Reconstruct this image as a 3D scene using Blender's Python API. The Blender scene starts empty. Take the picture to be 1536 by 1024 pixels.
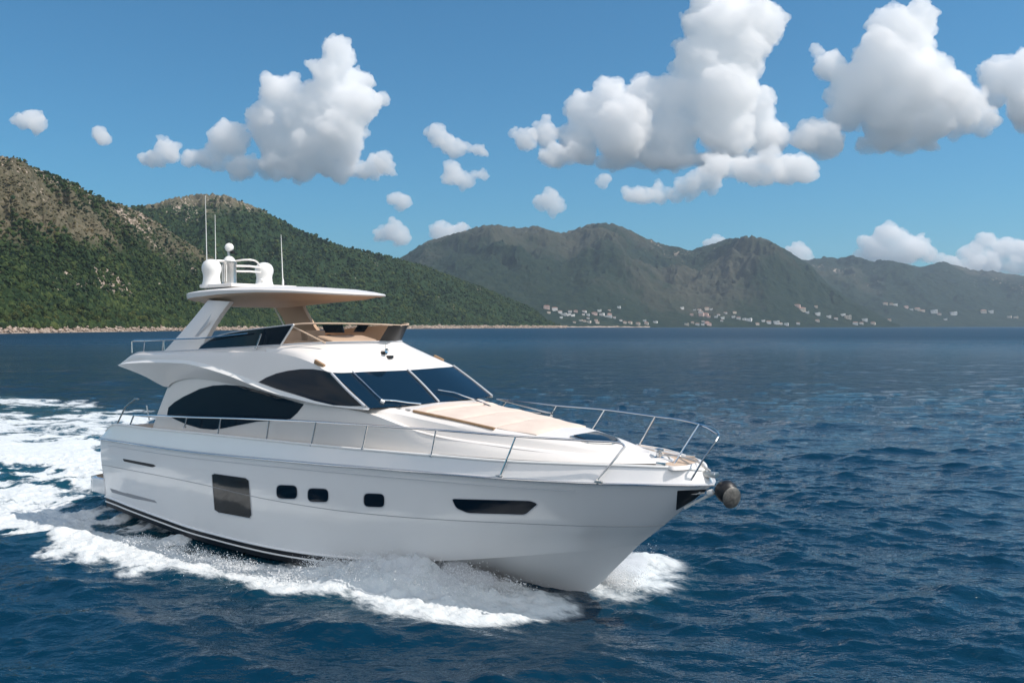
import bpy, bmesh, math, random
import numpy as np
from mathutils import Vector, Matrix
from mathutils.bvhtree import BVHTree
C = bpy.context.scene.collection
SC = bpy.context.scene
rng = np.random.default_rng(7)
random.seed(7)

# ------------------------------------------------------------------ camera, sky, sun, exposure
F = 1317.5            # focal length in photo pixels (1536 wide)
CH = 5.49             # eye height above the water
cam_d = bpy.data.cameras.new('camera'); cam = bpy.data.objects.new('camera', cam_d); C.objects.link(cam)
cam_d.sensor_width = 36; cam_d.lens = F/1536*36
cam_d.clip_start = 0.2; cam_d.clip_end = 60000
cam.location = (0, 0, CH); cam.rotation_euler = (math.pi/2-math.atan(23/F), 0, 0)
SC.camera = cam
SUN_AZ = math.radians(102)     # clockwise from +Y (towards +X)
SUN_EL = math.radians(50)
w = bpy.data.worlds.new("World"); SC.world = w; w.use_nodes = True
nt = w.node_tree; bg = nt.nodes['Background']
sky = nt.nodes.new('ShaderNodeTexSky'); sky.sky_type = 'NISHITA'; sky.sun_disc = False
sky.sun_elevation = SUN_EL; sky.sun_rotation = SUN_AZ
sky.altitude = 0; sky.air_density = 1.0; sky.dust_density = 0.9; sky.ozone_density = 4.0
wb = nt.nodes.new('ShaderNodeMix'); wb.data_type = 'RGBA'; wb.blend_type = 'MULTIPLY'; wb.inputs[0].default_value = 1; wb.inputs[7].default_value = (.27, .72, .86, 1)   # the photo's cool white balance
nt.links.new(sky.outputs[0], wb.inputs[6]); 
# unseen cloud cover, added behind the camera as fill light for the shaded hull
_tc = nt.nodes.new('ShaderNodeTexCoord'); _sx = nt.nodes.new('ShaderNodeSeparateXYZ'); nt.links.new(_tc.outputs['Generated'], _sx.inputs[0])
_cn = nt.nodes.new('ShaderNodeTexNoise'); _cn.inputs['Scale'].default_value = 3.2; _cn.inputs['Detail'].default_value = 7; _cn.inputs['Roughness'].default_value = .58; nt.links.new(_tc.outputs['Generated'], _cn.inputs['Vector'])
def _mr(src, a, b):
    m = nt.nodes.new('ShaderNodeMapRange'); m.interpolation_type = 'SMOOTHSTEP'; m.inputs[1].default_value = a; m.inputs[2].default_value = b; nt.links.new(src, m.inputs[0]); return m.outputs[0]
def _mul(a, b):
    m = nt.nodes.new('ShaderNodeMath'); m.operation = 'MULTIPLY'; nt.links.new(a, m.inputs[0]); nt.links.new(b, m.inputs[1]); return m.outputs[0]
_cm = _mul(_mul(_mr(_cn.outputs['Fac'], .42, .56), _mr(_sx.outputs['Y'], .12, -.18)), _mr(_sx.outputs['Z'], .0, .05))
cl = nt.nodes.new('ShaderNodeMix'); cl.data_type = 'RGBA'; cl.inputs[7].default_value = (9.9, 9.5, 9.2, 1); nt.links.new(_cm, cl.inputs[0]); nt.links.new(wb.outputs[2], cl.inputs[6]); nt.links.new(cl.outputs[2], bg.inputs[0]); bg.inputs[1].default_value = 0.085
sd = bpy.data.lights.new('sun', 'SUN'); sun = bpy.data.objects.new('sun', sd); C.objects.link(sun)
sd.energy = 2.8; sd.angle = math.radians(0.5); sd.color = (1, .91, .83)
sv = Vector((math.sin(SUN_AZ)*math.cos(SUN_EL), math.cos(SUN_AZ)*math.cos(SUN_EL), math.sin(SUN_EL)))
sun.rotation_euler = sv.to_track_quat('Z', 'Y').to_euler()
SC.view_settings.view_transform = 'Standard'; SC.view_settings.look = 'None'
SC.view_settings.exposure = 0.66; SC.view_settings.gamma = 1
SC.render.engine = 'CYCLES'
SC.cycles.max_bounces = 64; SC.cycles.volume_bounces = 60; SC.cycles.transparent_max_bounces = 24
SC.cycles.diffuse_bounces = 3; SC.cycles.glossy_bounces = 4; SC.cycles.transmission_bounces = 6
SC.cycles.sample_clamp_indirect = 6; SC.cycles.sample_clamp_direct = 3

# ------------------------------------------------------------------ helpers
def mat(name, col=(.8,.8,.8), rough=.5, metal=0, spec=.5, coat=0, **kw):
    m = bpy.data.materials.new(name); m.use_nodes = True
    b = m.node_tree.nodes['Principled BSDF']
    b.inputs['Base Color'].default_value = (*col, 1); b.inputs['Roughness'].default_value = rough
    b.inputs['Metallic'].default_value = metal; b.inputs['Specular IOR Level'].default_value = spec
    b.inputs['Coat Weight'].default_value = coat
    for k, v in kw.items(): b.inputs[k.replace('_', ' ')].default_value = v
    return m
def noisy(m, c1, c2, scale=3, detail=6, bump=0, bscale=20, dist=.01, coords='Object'):
    """procedural colour variation between c1 and c2, optional bump"""
    t = m.node_tree; b = t.nodes['Principled BSDF']; L = t.links.new
    tc = t.nodes.new('ShaderNodeTexCoord'); n = t.nodes.new('ShaderNodeTexNoise')
    n.inputs['Scale'].default_value = scale; n.inputs['Detail'].default_value = detail
    r = t.nodes.new('ShaderNodeValToRGB'); r.color_ramp.elements[0].position = .35; r.color_ramp.elements[1].position = .65
    r.color_ramp.elements[0].color = (*c1, 1); r.color_ramp.elements[1].color = (*c2, 1)
    L(tc.outputs[coords], n.inputs['Vector']); L(n.outputs['Fac'], r.inputs['Fac']); L(r.outputs['Color'], b.inputs['Base Color'])
    if bump:
        n2 = t.nodes.new('ShaderNodeTexNoise'); n2.inputs['Scale'].default_value = bscale; n2.inputs['Detail'].default_value = 5
        L(tc.outputs[coords], n2.inputs['Vector'])
        bp = t.nodes.new('ShaderNodeBump'); bp.inputs['Strength'].default_value = bump; bp.inputs['Distance'].default_value = dist
        L(n2.outputs['Fac'], bp.inputs['Height']); L(bp.outputs['Normal'], b.inputs['Normal'])
    return m
def tag(o, label=None, cat=None, group=None, kind=None):
    if label: o['label'] = label
    if cat: o['category'] = cat
    if group: o['group'] = group
    if kind: o['kind'] = kind
    return o
def empty(name, loc=(0,0,0), rz=0):
    o = bpy.data.objects.new(name, None); C.objects.link(o); o.location = loc; o.rotation_euler = (0,0,rz)
    o.empty_display_size = .2
    return o
def link(name, me, m=None, parent=None):
    o = bpy.data.objects.new(name, me); C.objects.link(o)
    if m: me.materials.append(m)
    if parent: o.parent = parent
    return o
def mesh_np(name, V, Fc, smooth=True):
    """V (n,3), Fc (m,k) all the same size"""
    me = bpy.data.meshes.new(name); n = len(V); m_, k = Fc.shape
    me.vertices.add(n); me.vertices.foreach_set('co', np.ascontiguousarray(V, np.float32).ravel())
    me.loops.add(m_*k); me.loops.foreach_set('vertex_index', np.ascontiguousarray(Fc, np.int32).ravel())
    me.polygons.add(m_); me.polygons.foreach_set('loop_start', np.arange(0, m_*k, k, dtype=np.int32))
    me.polygons.foreach_set('use_smooth', np.full(m_, smooth))
    me.update(calc_edges=True); me.validate()
    return me
def attr(me, name, v):
    a = me.attributes.new(name, 'FLOAT', 'POINT'); a.data.foreach_set('value', np.ascontiguousarray(v, np.float32).ravel())
def grid_faces(nr, nc):
    i = (np.arange(nr-1)[:,None]*nc+np.arange(nc-1)[None,:]).ravel()
    return np.stack([i, i+1, i+1+nc, i+nc], 1)
def tile(n, beta, seed, lo=1, hi=None, direction=None, spread=2):
    """periodic random field with a power law spectrum, unit deviation"""
    r = np.random.default_rng(seed); k = np.fft.fftfreq(n)*n; kx, ky = np.meshgrid(k, k, indexing='xy')
    kk = np.hypot(kx, ky); kk[0,0] = 1; A = kk**(-beta)
    A[(kk < lo)] = 0
    if hi: A *= np.exp(-(kk/hi)**2)
    if direction is not None:
        c = (kx*math.cos(direction)+ky*math.sin(direction))/kk; A *= np.abs(c)**spread+.05
    f = np.fft.ifft2(A*np.exp(2j*np.pi*r.random((n,n)))).real
    return (f/f.std()).astype(np.float32)
def samp(T, x, y, L):
    n = T.shape[0]; u = (x/L % 1)*n; v = (y/L % 1)*n
    i = np.floor(u).astype(np.int64); j = np.floor(v).astype(np.int64); fu = u-i; fv = v-j
    i %= n; j %= n; i1 = (i+1) % n; j1 = (j+1) % n
    return (T[j,i]*(1-fu)+T[j,i1]*fu)*(1-fv)+(T[j1,i]*(1-fu)+T[j1,i1]*fu)*fv
def sstep(a, b, x):
    t = np.clip((x-a)/(b-a), 0, 1); return t*t*(3-2*t)
def ground(px, py, z=0):
    """world point at height z seen at a photo pixel (used once, to take sizes off the photo)"""
    cp = math.atan(23/F); dx = (px-768)/F; dz = (512-py)/F
    d = (dx, math.cos(cp)+dz*math.sin(cp), dz*math.cos(cp)-math.sin(cp)); t = (z-CH)/d[2]
    return (d[0]*t, d[1]*t)
# ------------------------------------------------------------------ the yacht (local frame: x forward from the stern, y to port, z up, metres)
BX, BY, BYAW = -2.991, 21.527, -.655
_c, _s = math.cos(BYAW), math.sin(BYAW)
root = empty('motor_yacht', (BX-10*_c, BY-10*_s, 0), BYAW)
tag(root, 'white flybridge motor yacht speeding towards the right with foam along its hull', 'motor yacht')
CO = Vector((_c*(-BX)+_s*(-BY)+10, -_s*(-BX)+_c*(-BY), CH))      # where the photographer stands, in boat coordinates
def pray(px, py):
    cp = math.atan(23/F); dx = (px-768)/F; dz = (512-py)/F
    d = Vector((dx, math.cos(cp)+dz*math.sin(cp), dz*math.cos(cp)-math.sin(cp)))
    return Vector((_c*d.x+_s*d.y, -_s*d.x+_c*d.y, d.z))
def at(px, py, y):
    """boat point on the fore-and-aft plane y"""
    d = pray(px, py); return CO+d*((y-CO.y)/d.y)
GEL = mat('white gelcoat', (.80,.81,.82), .22, coat=1, Coat_Roughness=.06)
noisy(GEL, (.80,.795,.79), (.84,.835,.83), .35, 3)
SUP = mat('superstructure white', (.80,.77,.74), .34, coat=.25, Coat_Roughness=.2); noisy(SUP, (.79,.755,.72), (.82,.785,.75), .6, 3)
DECK = noisy(mat('deck non-slip', rough=.65), (.74,.71,.67), (.80,.77,.73), 1.2, 4, .25, 160, .002)
TAN = noisy(mat('beige vinyl', rough=.6, spec=.3), (.56,.42,.31), (.64,.49,.37), 2, 4, .15, 60, .004)
PAD = noisy(mat('sunpad cloth', rough=.85, spec=.2), (.66,.55,.475), (.71,.60,.52), 2.5, 5, .3, 90, .004)
LINER = noisy(mat('beige liner', rough=.5, spec=.3), (.60,.41,.27), (.66,.47,.33), 1.2, 3)
GLASS = mat('dark tinted glass', (.003,.010,.020), .05, spec=.22)
GLASSB = mat('blue tinted windscreen', (.004,.015,.030), .05, spec=.5)
HGL = mat('hull window glass', (.020,.019,.018), .08, spec=.5)
CHROME = mat('polished steel', (.66,.66,.66), .16, 1); STEEL = noisy(mat('brushed steel', rough=.35, metal=1), (.45,.44,.42), (.62,.60,.57), 3)
BLACK = mat('black rubber', (.012,.013,.015), .45, spec=.4); ANTI = noisy(mat('black antifouling', rough=.35, spec=.4), (.006,.008,.012), (.012,.014,.02), 2)
PLA = mat('white plastic', (.80,.80,.78), .35); GREYL = mat('pale grey trim', (.50,.52,.55), .35); SEAM = mat('seam grey', (.30,.31,.33), .6)
TEAK = noisy(mat('teak', rough=.7, spec=.2), (.30,.19,.11), (.38,.25,.15), 6)
SMOKE = bpy.data.materials.new('smoked acrylic'); SMOKE.use_nodes = True; _t = SMOKE.node_tree; _b = _t.nodes['Principled BSDF']
_b.inputs['Base Color'].default_value = (.01,.015,.02,1); _b.inputs['Roughness'].default_value = .04; _tr = _t.nodes.new('ShaderNodeBsdfTransparent'); _tr.inputs[0].default_value = (.93,.90,.87,1)
_mx = _t.nodes.new('ShaderNodeMixShader'); _mx.inputs[0].default_value = .12; _t.links.new(_tr.outputs[0], _mx.inputs[1]); _t.links.new(_b.outputs[0], _mx.inputs[2]); _t.links.new(_mx.outputs[0], _t.nodes['Material Output'].inputs[0])

def cr(pts, k=6):
    """Catmull-Rom through the points"""
    P = np.array(pts, float); n = len(P)
    if n == 2: return np.stack([P[0]+(P[1]-P[0])*i/k for i in range(k+1)])
    Q = np.vstack([2*P[0]-P[1], P, 2*P[-1]-P[-2]]); out = []
    for i in range(n-1):
        a, b, c, d = Q[i:i+4]
        for j in range(k):
            t = j/k; out.append(.5*((2*b)+(-a+c)*t+(2*a-5*b+4*c-d)*t*t+(-a+3*b-3*c+d)*t**3))
    out.append(P[-1]); return np.array(out)
def S(pts): return [(x, -abs(y), z) for x, y, z in pts]           # starboard
shell = []                                                         # surfaces that windows are laid on
def mk(name, V, Fc, m, parent=root, smooth=True, angle=35, mirror=False, weld=.0005, bevel=0, keep=False):
    bm = bmesh.new(); vs = [bm.verts.new(v) for v in V]
    for f in Fc:
        try: bm.faces.new([vs[i] for i in f])
        except ValueError: pass
    if mirror:
        g = bmesh.ops.duplicate(bm, geom=bm.verts[:]+bm.edges[:]+bm.faces[:])['geom']
        for v in [e for e in g if isinstance(e, bmesh.types.BMVert)]: v.co.y *= -1
        bmesh.ops.reverse_faces(bm, faces=[e for e in g if isinstance(e, bmesh.types.BMFace)])
    bmesh.ops.remove_doubles(bm, verts=bm.verts, dist=weld)
    bmesh.ops.dissolve_degenerate(bm, edges=bm.edges, dist=.0002)
    if bevel: bmesh.ops.bevel(bm, geom=bm.edges[:], offset=bevel, segments=3, affect='EDGES', profile=.6)
    me = bpy.data.meshes.new(name); bm.to_mesh(me)
    if keep: shell.append((np.array([v.co[:] for v in bm.verts]), [[v.index for v in f.verts] for f in bm.faces]))
    bm.free()
    me.polygons.foreach_set('use_smooth', [smooth]*len(me.polygons))
    if smooth: me.set_sharp_from_angle(angle=math.radians(angle))
    return link(name, me, m, parent)
def loft(name, curves, m, k=6, mirror=True, keep=False, sub=None, **kw):
    rows = [cr(c, k) for c in curves]
    if sub:                                                        # smooth across the curves too
        R = np.array(rows); out = [cr(R[:,j], sub) for j in range(R.shape[1])]; rows = list(np.array(out).transpose(1,0,2))
    n = len(rows[0]); V = np.concatenate(rows); Fc = []
    for r in range(len(rows)-1):
        for i in range(n-1): a = r*n+i; Fc.append((a, a+n, a+n+1, a+1))
    return mk(name, V, Fc, m, mirror=mirror, keep=keep, **kw)
def tube_geo(pts, r, seg=8, closed=False):
    P = [Vector(p) for p in pts]; n = len(P); V = []; Fc = []; up = Vector((0,0,1))
    prev = None
    for i, p in enumerate(P):
        t = (P[min(i+1,n-1)]-P[max(i-1,0)]) if not closed else (P[(i+1)%n]-P[i-1]); t.normalize()
        s = t.cross(up) if prev is None else prev-t*prev.dot(t)
        if s.length < 1e-4: s = t.cross(Vector((1,0,0)))
        s.normalize(); prev = s; u = s.cross(t); rr = r[i] if hasattr(r, '__len__') else r
        for k in range(seg): a = 2*math.pi*k/seg; V.append(p+(s*math.cos(a)+u*math.sin(a))*rr)
    for i in range(n if closed else n-1):
        for k in range(seg):
            a = i*seg+k; b = i*seg+(k+1)%seg; j = (i+1)%n; Fc.append((a, b, j*seg+(k+1)%seg, j*seg+k))
    if not closed: Fc += [tuple(range(seg))[::-1], tuple((n-1)*seg+k for k in range(seg))]
    return V, Fc
def tube(name, pts, r, m, parent=root, k=0, **kw):
    if k: pts = cr(pts, k)
    V, Fc = tube_geo(pts, r); return mk(name, V, Fc, m, parent, **kw)
def lathe(name, prof, m, loc, parent=root, axis=(0,0,1), seg=28, angle=40):
    V = []; Fc = []; q = Vector((0,0,1)).rotation_difference(Vector(axis))
    for r, z in prof:
        for k in range(seg): a = 2*math.pi*k/seg; V.append(q @ Vector((r*math.cos(a), r*math.sin(a), z))+Vector(loc))
    for i in range(len(prof)-1):
        for k in range(seg): Fc.append((i*seg+k, i*seg+(k+1)%seg, (i+1)*seg+(k+1)%seg, (i+1)*seg+k))
    Fc += [tuple(range(seg))[::-1], tuple((len(prof)-1)*seg+k for k in range(seg))]
    return mk(name, V, Fc, m, parent, angle=angle)
def box(name, c, s, m, parent=root, rot=(0,0,0), bevel=.02):
    from mathutils import Euler
    R = Euler(rot).to_matrix(); V = [Vector(c)+R @ Vector((s[0]*a/2, s[1]*b/2, s[2]*d/2)) for d in (-1,1) for b in (-1,1) for a in (-1,1)]
    return mk(name, V, [(0,2,3,1),(4,5,7,6),(0,1,5,4),(2,6,7,3),(0,4,6,2),(1,3,7,5)], m, parent, bevel=bevel)
def slab(name, outline, z0, z1, m, parent=root, bevel=0, mirror=False):
    """flat plate with a plan outline; z0, z1 numbers or functions of x"""
    f0 = z0 if callable(z0) else lambda x, y: z0
    f1 = z1 if callable(z1) else lambda x, y: z1
    n = len(outline); V = [(x, y, f0(x, y)) for x, y in outline]+[(x, y, f1(x, y)) for x, y in outline]
    cx = sum(p[0] for p in outline)/n; cy = sum(p[1] for p in outline)/n; V += [(cx, cy, f0(cx, cy)), (cx, cy, f1(cx, cy))]
    Fc = [(i, (i+1)%n, n+(i+1)%n, n+i) for i in range(n)]+[((i+1)%n, i, 2*n) for i in range(n)]+[(n+i, n+(i+1)%n, 2*n+1) for i in range(n)]
    return mk(name, V, Fc, m, parent, bevel=bevel, mirror=mirror)

# ---- hull lines (starboard; x, half breadth, z)
TOP = [(.62,2.24,2.44),(.95,2.27,2.62),(1.4,2.29,2.69),(3.2,2.32,2.70),(5.5,2.34,2.75),(8,2.35,2.79),(10.2,2.34,2.82),(12,2.26,2.85),(13.5,2.10,2.865),(15.0,1.79,2.86),(16.3,1.40,2.88),(17.2,1.00,2.885),(17.9,.60,2.87),(18.2,.32,2.83),(18.34,0,2.79)]
RUB = [(.42,2.30,2.22),(.9,2.33,2.235),(1.8,2.35,2.24),(3.5,2.38,2.25),(5.5,2.40,2.28),(8,2.41,2.36),(10.2,2.40,2.44),(12,2.32,2.50),(13.5,2.15,2.53),(15.1,1.85,2.545),(16.4,1.46,2.56),(17.3,1.06,2.57),(18.0,.64,2.57),(18.35,.34,2.56),(18.5,0,2.53)]
STY = [(.42,2.27,1.45),(1.0,2.29,1.46),(1.8,2.31,1.465),(3.5,2.33,1.47),(5.5,2.35,1.46),(8,2.35,1.40),(10.2,2.31,1.42),(11.8,2.20,1.47),(13.3,1.96,1.53),(14.8,1.55,1.59),(15.9,1.14,1.62),(16.6,.78,1.63),(17.1,.46,1.64),(17.35,.24,1.64),(17.5,0,1.64)]
CHI = [(.42,2.16,.52),(1.0,2.18,.49),(1.8,2.20,.43),(3.5,2.22,.32),(5.2,2.22,.23),(8,2.20,.22),(10.2,2.08,.31),(11.6,1.90,.42),(12.9,1.60,.53),(14.2,1.20,.72),(15.2,.86,.88),(15.9,.60,1.00),(16.4,.38,1.08),(16.7,.20,1.14),(16.95,0,1.18)]
KEE = [(.6,0,-.42),(1.0,0,-.45),(1.8,0,-.5),(3.5,0,-.55),(5.2,0,-.58),(8,0,-.6),(10.2,0,-.6),(11.6,0,-.56),(12.9,0,-.5),(14.0,0,-.4),(14.8,0,-.26),(15.4,0,-.1),(15.9,0,.12),(16.35,0,.56),(16.95,0,1.18)]
mid = lambda A, B, f, o=0, dz=0: [(a[0]*(1-f)+b[0]*f, max(a[1]*(1-f)+b[1]*f+(o if a[1] > .05 else 0), 0), a[2]*(1-f)+b[2]*f+dz) for a, b in zip(A, B)]
hull = loft('hull', [S(c) for c in (RUB, mid(RUB,STY,.5,.015), STY, mid(STY,CHI,.5,-.02), CHI)], GEL, keep=True, sub=3, angle=50)
loft('bulwark', [S(c) for c in (mid(TOP,RUB,0), mid(TOP,RUB,.5,.0), mid(TOP,RUB,.93,.03), mid(RUB,RUB,0,.03))], GEL, keep=True, parent=hull)
k1 = 9
loft('bottom', [S(c) for c in (CHI[k1-2:], [(x, y*.84, z+.02) for x, y, z in mid(CHI,KEE,.5)][k1-2:], KEE[k1-2:])], GEL, parent=hull, angle=50)
CH2 = [(x, max(y-.03*min(1, y/.3), 0), z-.30) for x, y, z in CHI[:k1-1]]
loft('boot_band', [S(c) for c in (CHI[:k1-1], CH2, KEE[:k1-1])], ANTI, parent=hull)
# small step where the topsides meet the bottom, rub rail, cap rail, style line, boot stripe
def strip(name, C1, r, m, dz=0, dy=0, parent=hull, k=6, seg=8, flat=None):
    P = cr([(x, -(y+(dy if y > .01 else 0)), z+dz) for x, y, z in C1], k); Q = [(x, -y, z) for x, y, z in P]
    if abs(P[-1][1]) < 1e-6: pts = list(map(tuple, P))+[tuple(q) for q in Q[::-1][1:]]; V, Fc = tube_geo(pts, r, seg); return mk(name, V, Fc, m, parent)
    V, Fc = tube_geo(P, r, seg); return mk(name, V, Fc, m, parent, mirror=True)
strip('rub_rail', RUB, .028, GREYL, dy=.03); strip('rub_rail_insert', RUB, .016, CHROME, dz=-.006, dy=.052)
strip('cap_rail', TOP, .032, PLA, dz=.0, dy=-.01)
strip('style_line', STY, .007, SEAM, dy=.002)
strip('chine_rail', CHI[:k1-1], .03, GEL, dz=-.01, dy=.01)
strip('boot_stripe', [(x, y-.012, z-.155) for x, y, z in CHI[:k1-1]], .022, PLA, dy=.01)
KN = [(x, y*.5+Y2*.5+.012, z-.17) for (x, y, z), (_, Y2, _2) in zip(RUB, RUB)]
strip('knuckle_line', [(x, y-.008, z) for x, y, z in KN[1:11]], .006, GREYL)
# transom, platform, aft deck
SEC = [(.62,2.24,2.44),(.42,2.30,2.22),(.42,2.27,1.45),(.42,2.16,.52),(.6,0,-.42)]
mk('transom', [(x, -y, z) for x, y, z in SEC]+[(.62,0,2.44)], [(0,1,2,3,4,5)], GEL, hull, mirror=True)
plat = [(.45,-2.2),(-.3,-2.2),(-.62,-2.08),(-.74,-1.7),(-.78,0),(-.74,1.7),(-.62,2.08),(-.3,2.2),(.45,2.2)]
sp = slab('swim_platform', plat, .56, 1.0, GEL, hull, bevel=.05); slab('teak_deck', [(x*.93+.02, y*.93) for x, y in plat], 1.002, 1.016, TEAK, sp)
slab('deck', [(x, -y+.08 if y > .1 else 0) for x, y, z in TOP[2:]]+[(x, y-.08) for x, y, z in TOP[2:-1][::-1]], lambda x, y: 2.35, lambda x, y: 2.42+.40*sstep(11.2, 13.4, x)+.03*sstep(15,18,x), DECK)
loft('bulwark_liner', [[(x-(.05 if x > 18 else 0), -max(y-.045,0), z+.015) for x, y, z in TOP[1:]], [(x-(.1 if x > 18 else 0), -max(y-.11,0), z-.02) for x, y, z in TOP[1:]], [(x-(.12 if x > 18 else 0), -max(y-.12,0), 2.38) for x, y, z in TOP[1:]]], SUP)
# cockpit
box('cockpit_sofa', (1.35,0,2.35), (.8,3.4,.5), TAN, bevel=.08)
gp = [at(175,637,-2.2), at(188,610,-2.2), at(203,598,-2.2)]
tube('boarding_pole', gp, .022, STEEL); tube('stern_post', [at(224,630,-2.0), at(220,608,-2.0)], .02, STEEL)
box('pole_handle', at(205,598,-2.2), (.25,.05,.04), STEEL)

# ---- lower cabin side and coachroof
LA = [(2.55,2.0,2.40),(3.3,2.02,2.42),(4.6,2.04,2.42),(6.2,2.05,2.42),(7.9,2.05,2.42),(9.3,2.05,2.42),(10.5,2.05,2.42),(11.4,2.03,2.60),(12.3,1.98,2.76),(13.2,1.87,2.85),(14.2,1.70,2.86),(15.2,1.47,2.865),(16.2,1.15,2.875),(17.0,.76,2.88),(17.5,.38,2.88),(17.68,0,2.88)]
LB = [(3.45,1.98,3.84),(3.85,2.02,3.98),(4.8,2.04,4.12),(6.25,2.05,4.05),(7.9,2.06,3.86),(9.24,2.08,3.71),(10.6,2.10,3.67),(11.45,2.02,3.58),(12.2,1.92,3.40),(13.0,1.78,3.21),(14.0,1.62,3.12),(15.0,1.39,3.05),(16.05,1.07,2.99),(16.9,.69,2.94),(17.4,.34,2.92),(17.6,0,2.91)]
loft('cabin_side', [S(LA), S(mid(LA,LB,.5,.02)), S(LB)], SUP, keep=True, sub=2, angle=50)
LC = [(10.6,2.06,3.70),(11.3,1.90,3.62),(11.9,1.66,3.42),(12.5,1.52,3.24),(13.3,1.44,3.16),(14.2,1.32,3.11),(15.1,1.13,3.06),(16.0,.84,3.01),(16.7,.52,2.965),(17.15,.24,2.94),(17.3,0,2.93)]
LBf = [(10.6,2.10,3.67),(11.3,2.03,3.59),(11.9,1.95,3.46),(12.5,1.87,3.31),(13.3,1.75,3.18),(14.2,1.58,3.11),(15.1,1.37,3.05),(16.0,1.08,2.99),(16.85,.71,2.94),(17.35,.36,2.92),(17.6,0,2.91)]
LD = [(10.6,2.02,3.73),(11.3,1.84,3.67),(11.9,1.60,3.57),(12.5,1.47,3.48),(13.3,1.39,3.39),(14.2,1.26,3.29),(15.1,1.06,3.21),(16.0,.78,3.11),(16.65,.47,3.04),(17.08,.22,2.985),(17.24,0,2.965)]
LE = [(10.6,1.3,3.76),(11.4,1.30,3.69),(12.0,1.24,3.62),(12.7,1.18,3.55),(13.5,1.10,3.47),(14.3,.98,3.38),(15.1,.78,3.30),(15.9,.55,3.19),(16.55,.32,3.09),(16.95,.15,3.01),(17.1,0,2.98)]
LF = [(10.6,0,3.80),(11.5,0,3.72),(12.1,0,3.66),(12.8,0,3.60),(13.6,0,3.52),(14.4,0,3.44),(15.1,0,3.36),(15.85,0,3.25),(16.45,0,3.13),(16.85,0,3.02),(17.1,0,2.98)]
loft('coachroof_ledge', [S(LBf), S(mid(LBf,LC,.5,0,.02)), S(LC)], SUP, keep=True, angle=60)
loft('coachroof', [S(LC), S(mid(LC,LD,.85,.0)), S(LD), S(mid(LD,LE,.5,0,.03)), S(LE), S(LF)], SUP, keep=True, angle=45)
mk('aft_bulkhead', [(2.6,-2,2.4),(3.5,-1.98,3.84),(3.7,-1.9,4.2),(3.7,1.9,4.2),(3.5,1.98,3.84),(2.6,2,2.4)], [(0,1,2,3,4,5)], SUP, smooth=False)
mk('aft_door', [(2.73,-1.2,2.5),(3.42,-1.2,3.75),(3.42,1.2,3.75),(2.73,1.2,2.5)], [(0,1,2,3)], GLASS, smooth=False)

# ---- upper deckhouse and flybridge body
W0 = [(1.32,2.16,4.33),(1.9,2.18,4.24),(2.6,2.16,4.10),(3.45,2.06,3.84),(3.85,2.05,3.98),(4.8,2.06,4.12),(6.25,2.06,4.05),(7.9,2.07,3.86),(9.24,2.09,3.71),(10.6,2.11,3.67),(11.5,2.12,3.67)]
W1 = [(1.30,2.24,4.38),(1.8,2.33,4.43),(2.6,2.35,4.48),(3.5,2.36,4.51),(4.4,2.36,4.52),(5.25,2.36,4.49),(6.7,2.35,4.28),(8.28,2.32,3.95),(9.75,2.25,3.76),(10.7,2.18,3.70),(11.52,2.14,3.69)]
W2 = [(1.36,2.18,4.42),(1.85,2.22,4.50),(2.6,2.25,4.56),(3.5,2.26,4.59),(4.4,2.26,4.60),(5.25,2.26,4.57),(6.65,2.25,4.37),(8.25,2.22,4.03),(9.72,2.18,3.83),(10.7,2.14,3.75),(11.52,2.11,3.715)]
W3 = [(1.50,2.15,4.50),(1.95,2.19,4.66),(2.6,2.21,4.72),(3.5,2.20,4.74),(4.4,2.19,4.77),(5.4,2.16,4.80),(6.6,2.11,4.84),(7.8,2.04,4.88),(8.8,2.00,4.78),(9.6,2.02,4.62),(10.24,2.06,4.45)]
W4 = [(1.62,2.02,4.62),(2.05,2.04,4.73),(2.6,2.03,4.755),(3.5,2.02,4.79),(4.4,2.00,4.83),(5.4,1.97,4.88),(6.6,1.90,4.94),(7.7,1.82,5.0)]
loft('wing', [S(W0), S(mid(W0,W1,.75,.01)), S(W1)], SUP, keep=True, angle=40)
loft('wing_highlight', [S(W1), S(W2)], PLA, keep=True)
loft('deckhouse_side', [S(W2), S(mid(W2,W3,.35,.012)), S(mid(W2,W3,.75,.012)), S(W3)], SUP, keep=True, sub=2, angle=60)
loft('flybridge_side', [S(W3[:8]), S(mid(W3[:8],W4,.5,.01)), S(W4)], SUP, keep=True, angle=60)
BT = [(7.7,1.82,5.0),(8.35,1.72,5.04),(8.85,1.46,5.07),(9.35,1.05,5.09),(9.85,.52,5.10),(10.05,0,5.10)]
BB = [(7.8,2.02,4.88),(8.8,2.00,4.78),(9.6,2.02,4.62),(10.24,2.06,4.45),(10.52,1.1,4.44),(10.62,0,4.43)]
BMs = [(7.75,1.96,4.95),(8.55,1.92,4.93),(9.2,1.80,4.86),(9.75,1.50,4.78),(10.15,.85,4.79),(10.33,0,4.79)]
loft('brow', [S(BT), S(BMs), S(BB)], SUP, keep=True, sub=3, angle=60)
CT4 = W4+BT[1:]
strip('coaming_trim', [(x, y, z+.012) for x, y, z in CT4], .022, GREYL, parent=root)
loft('coaming_liner', [S([(x, y-.03, z+.0) for x, y, z in CT4]), S([(x-(.1 if x > 9.5 else 0), max(y-.14,0), z-.02) for x, y, z in CT4]), S([(x-(.1 if x > 9.5 else 0), max(y-.16,0), 4.5) for x, y, z in CT4])], LINER)
slab('flybridge_floor', [(x, -y+.1) for x, y, z in W2[:7]]+[(8.3,-1.8),(9.5,-1),(9.9,0),(9.5,1),(8.3,1.8)]+[(x, y-.1) for x, y, z in W2[:7][::-1]], 4.36, 4.44, DECK)
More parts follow.
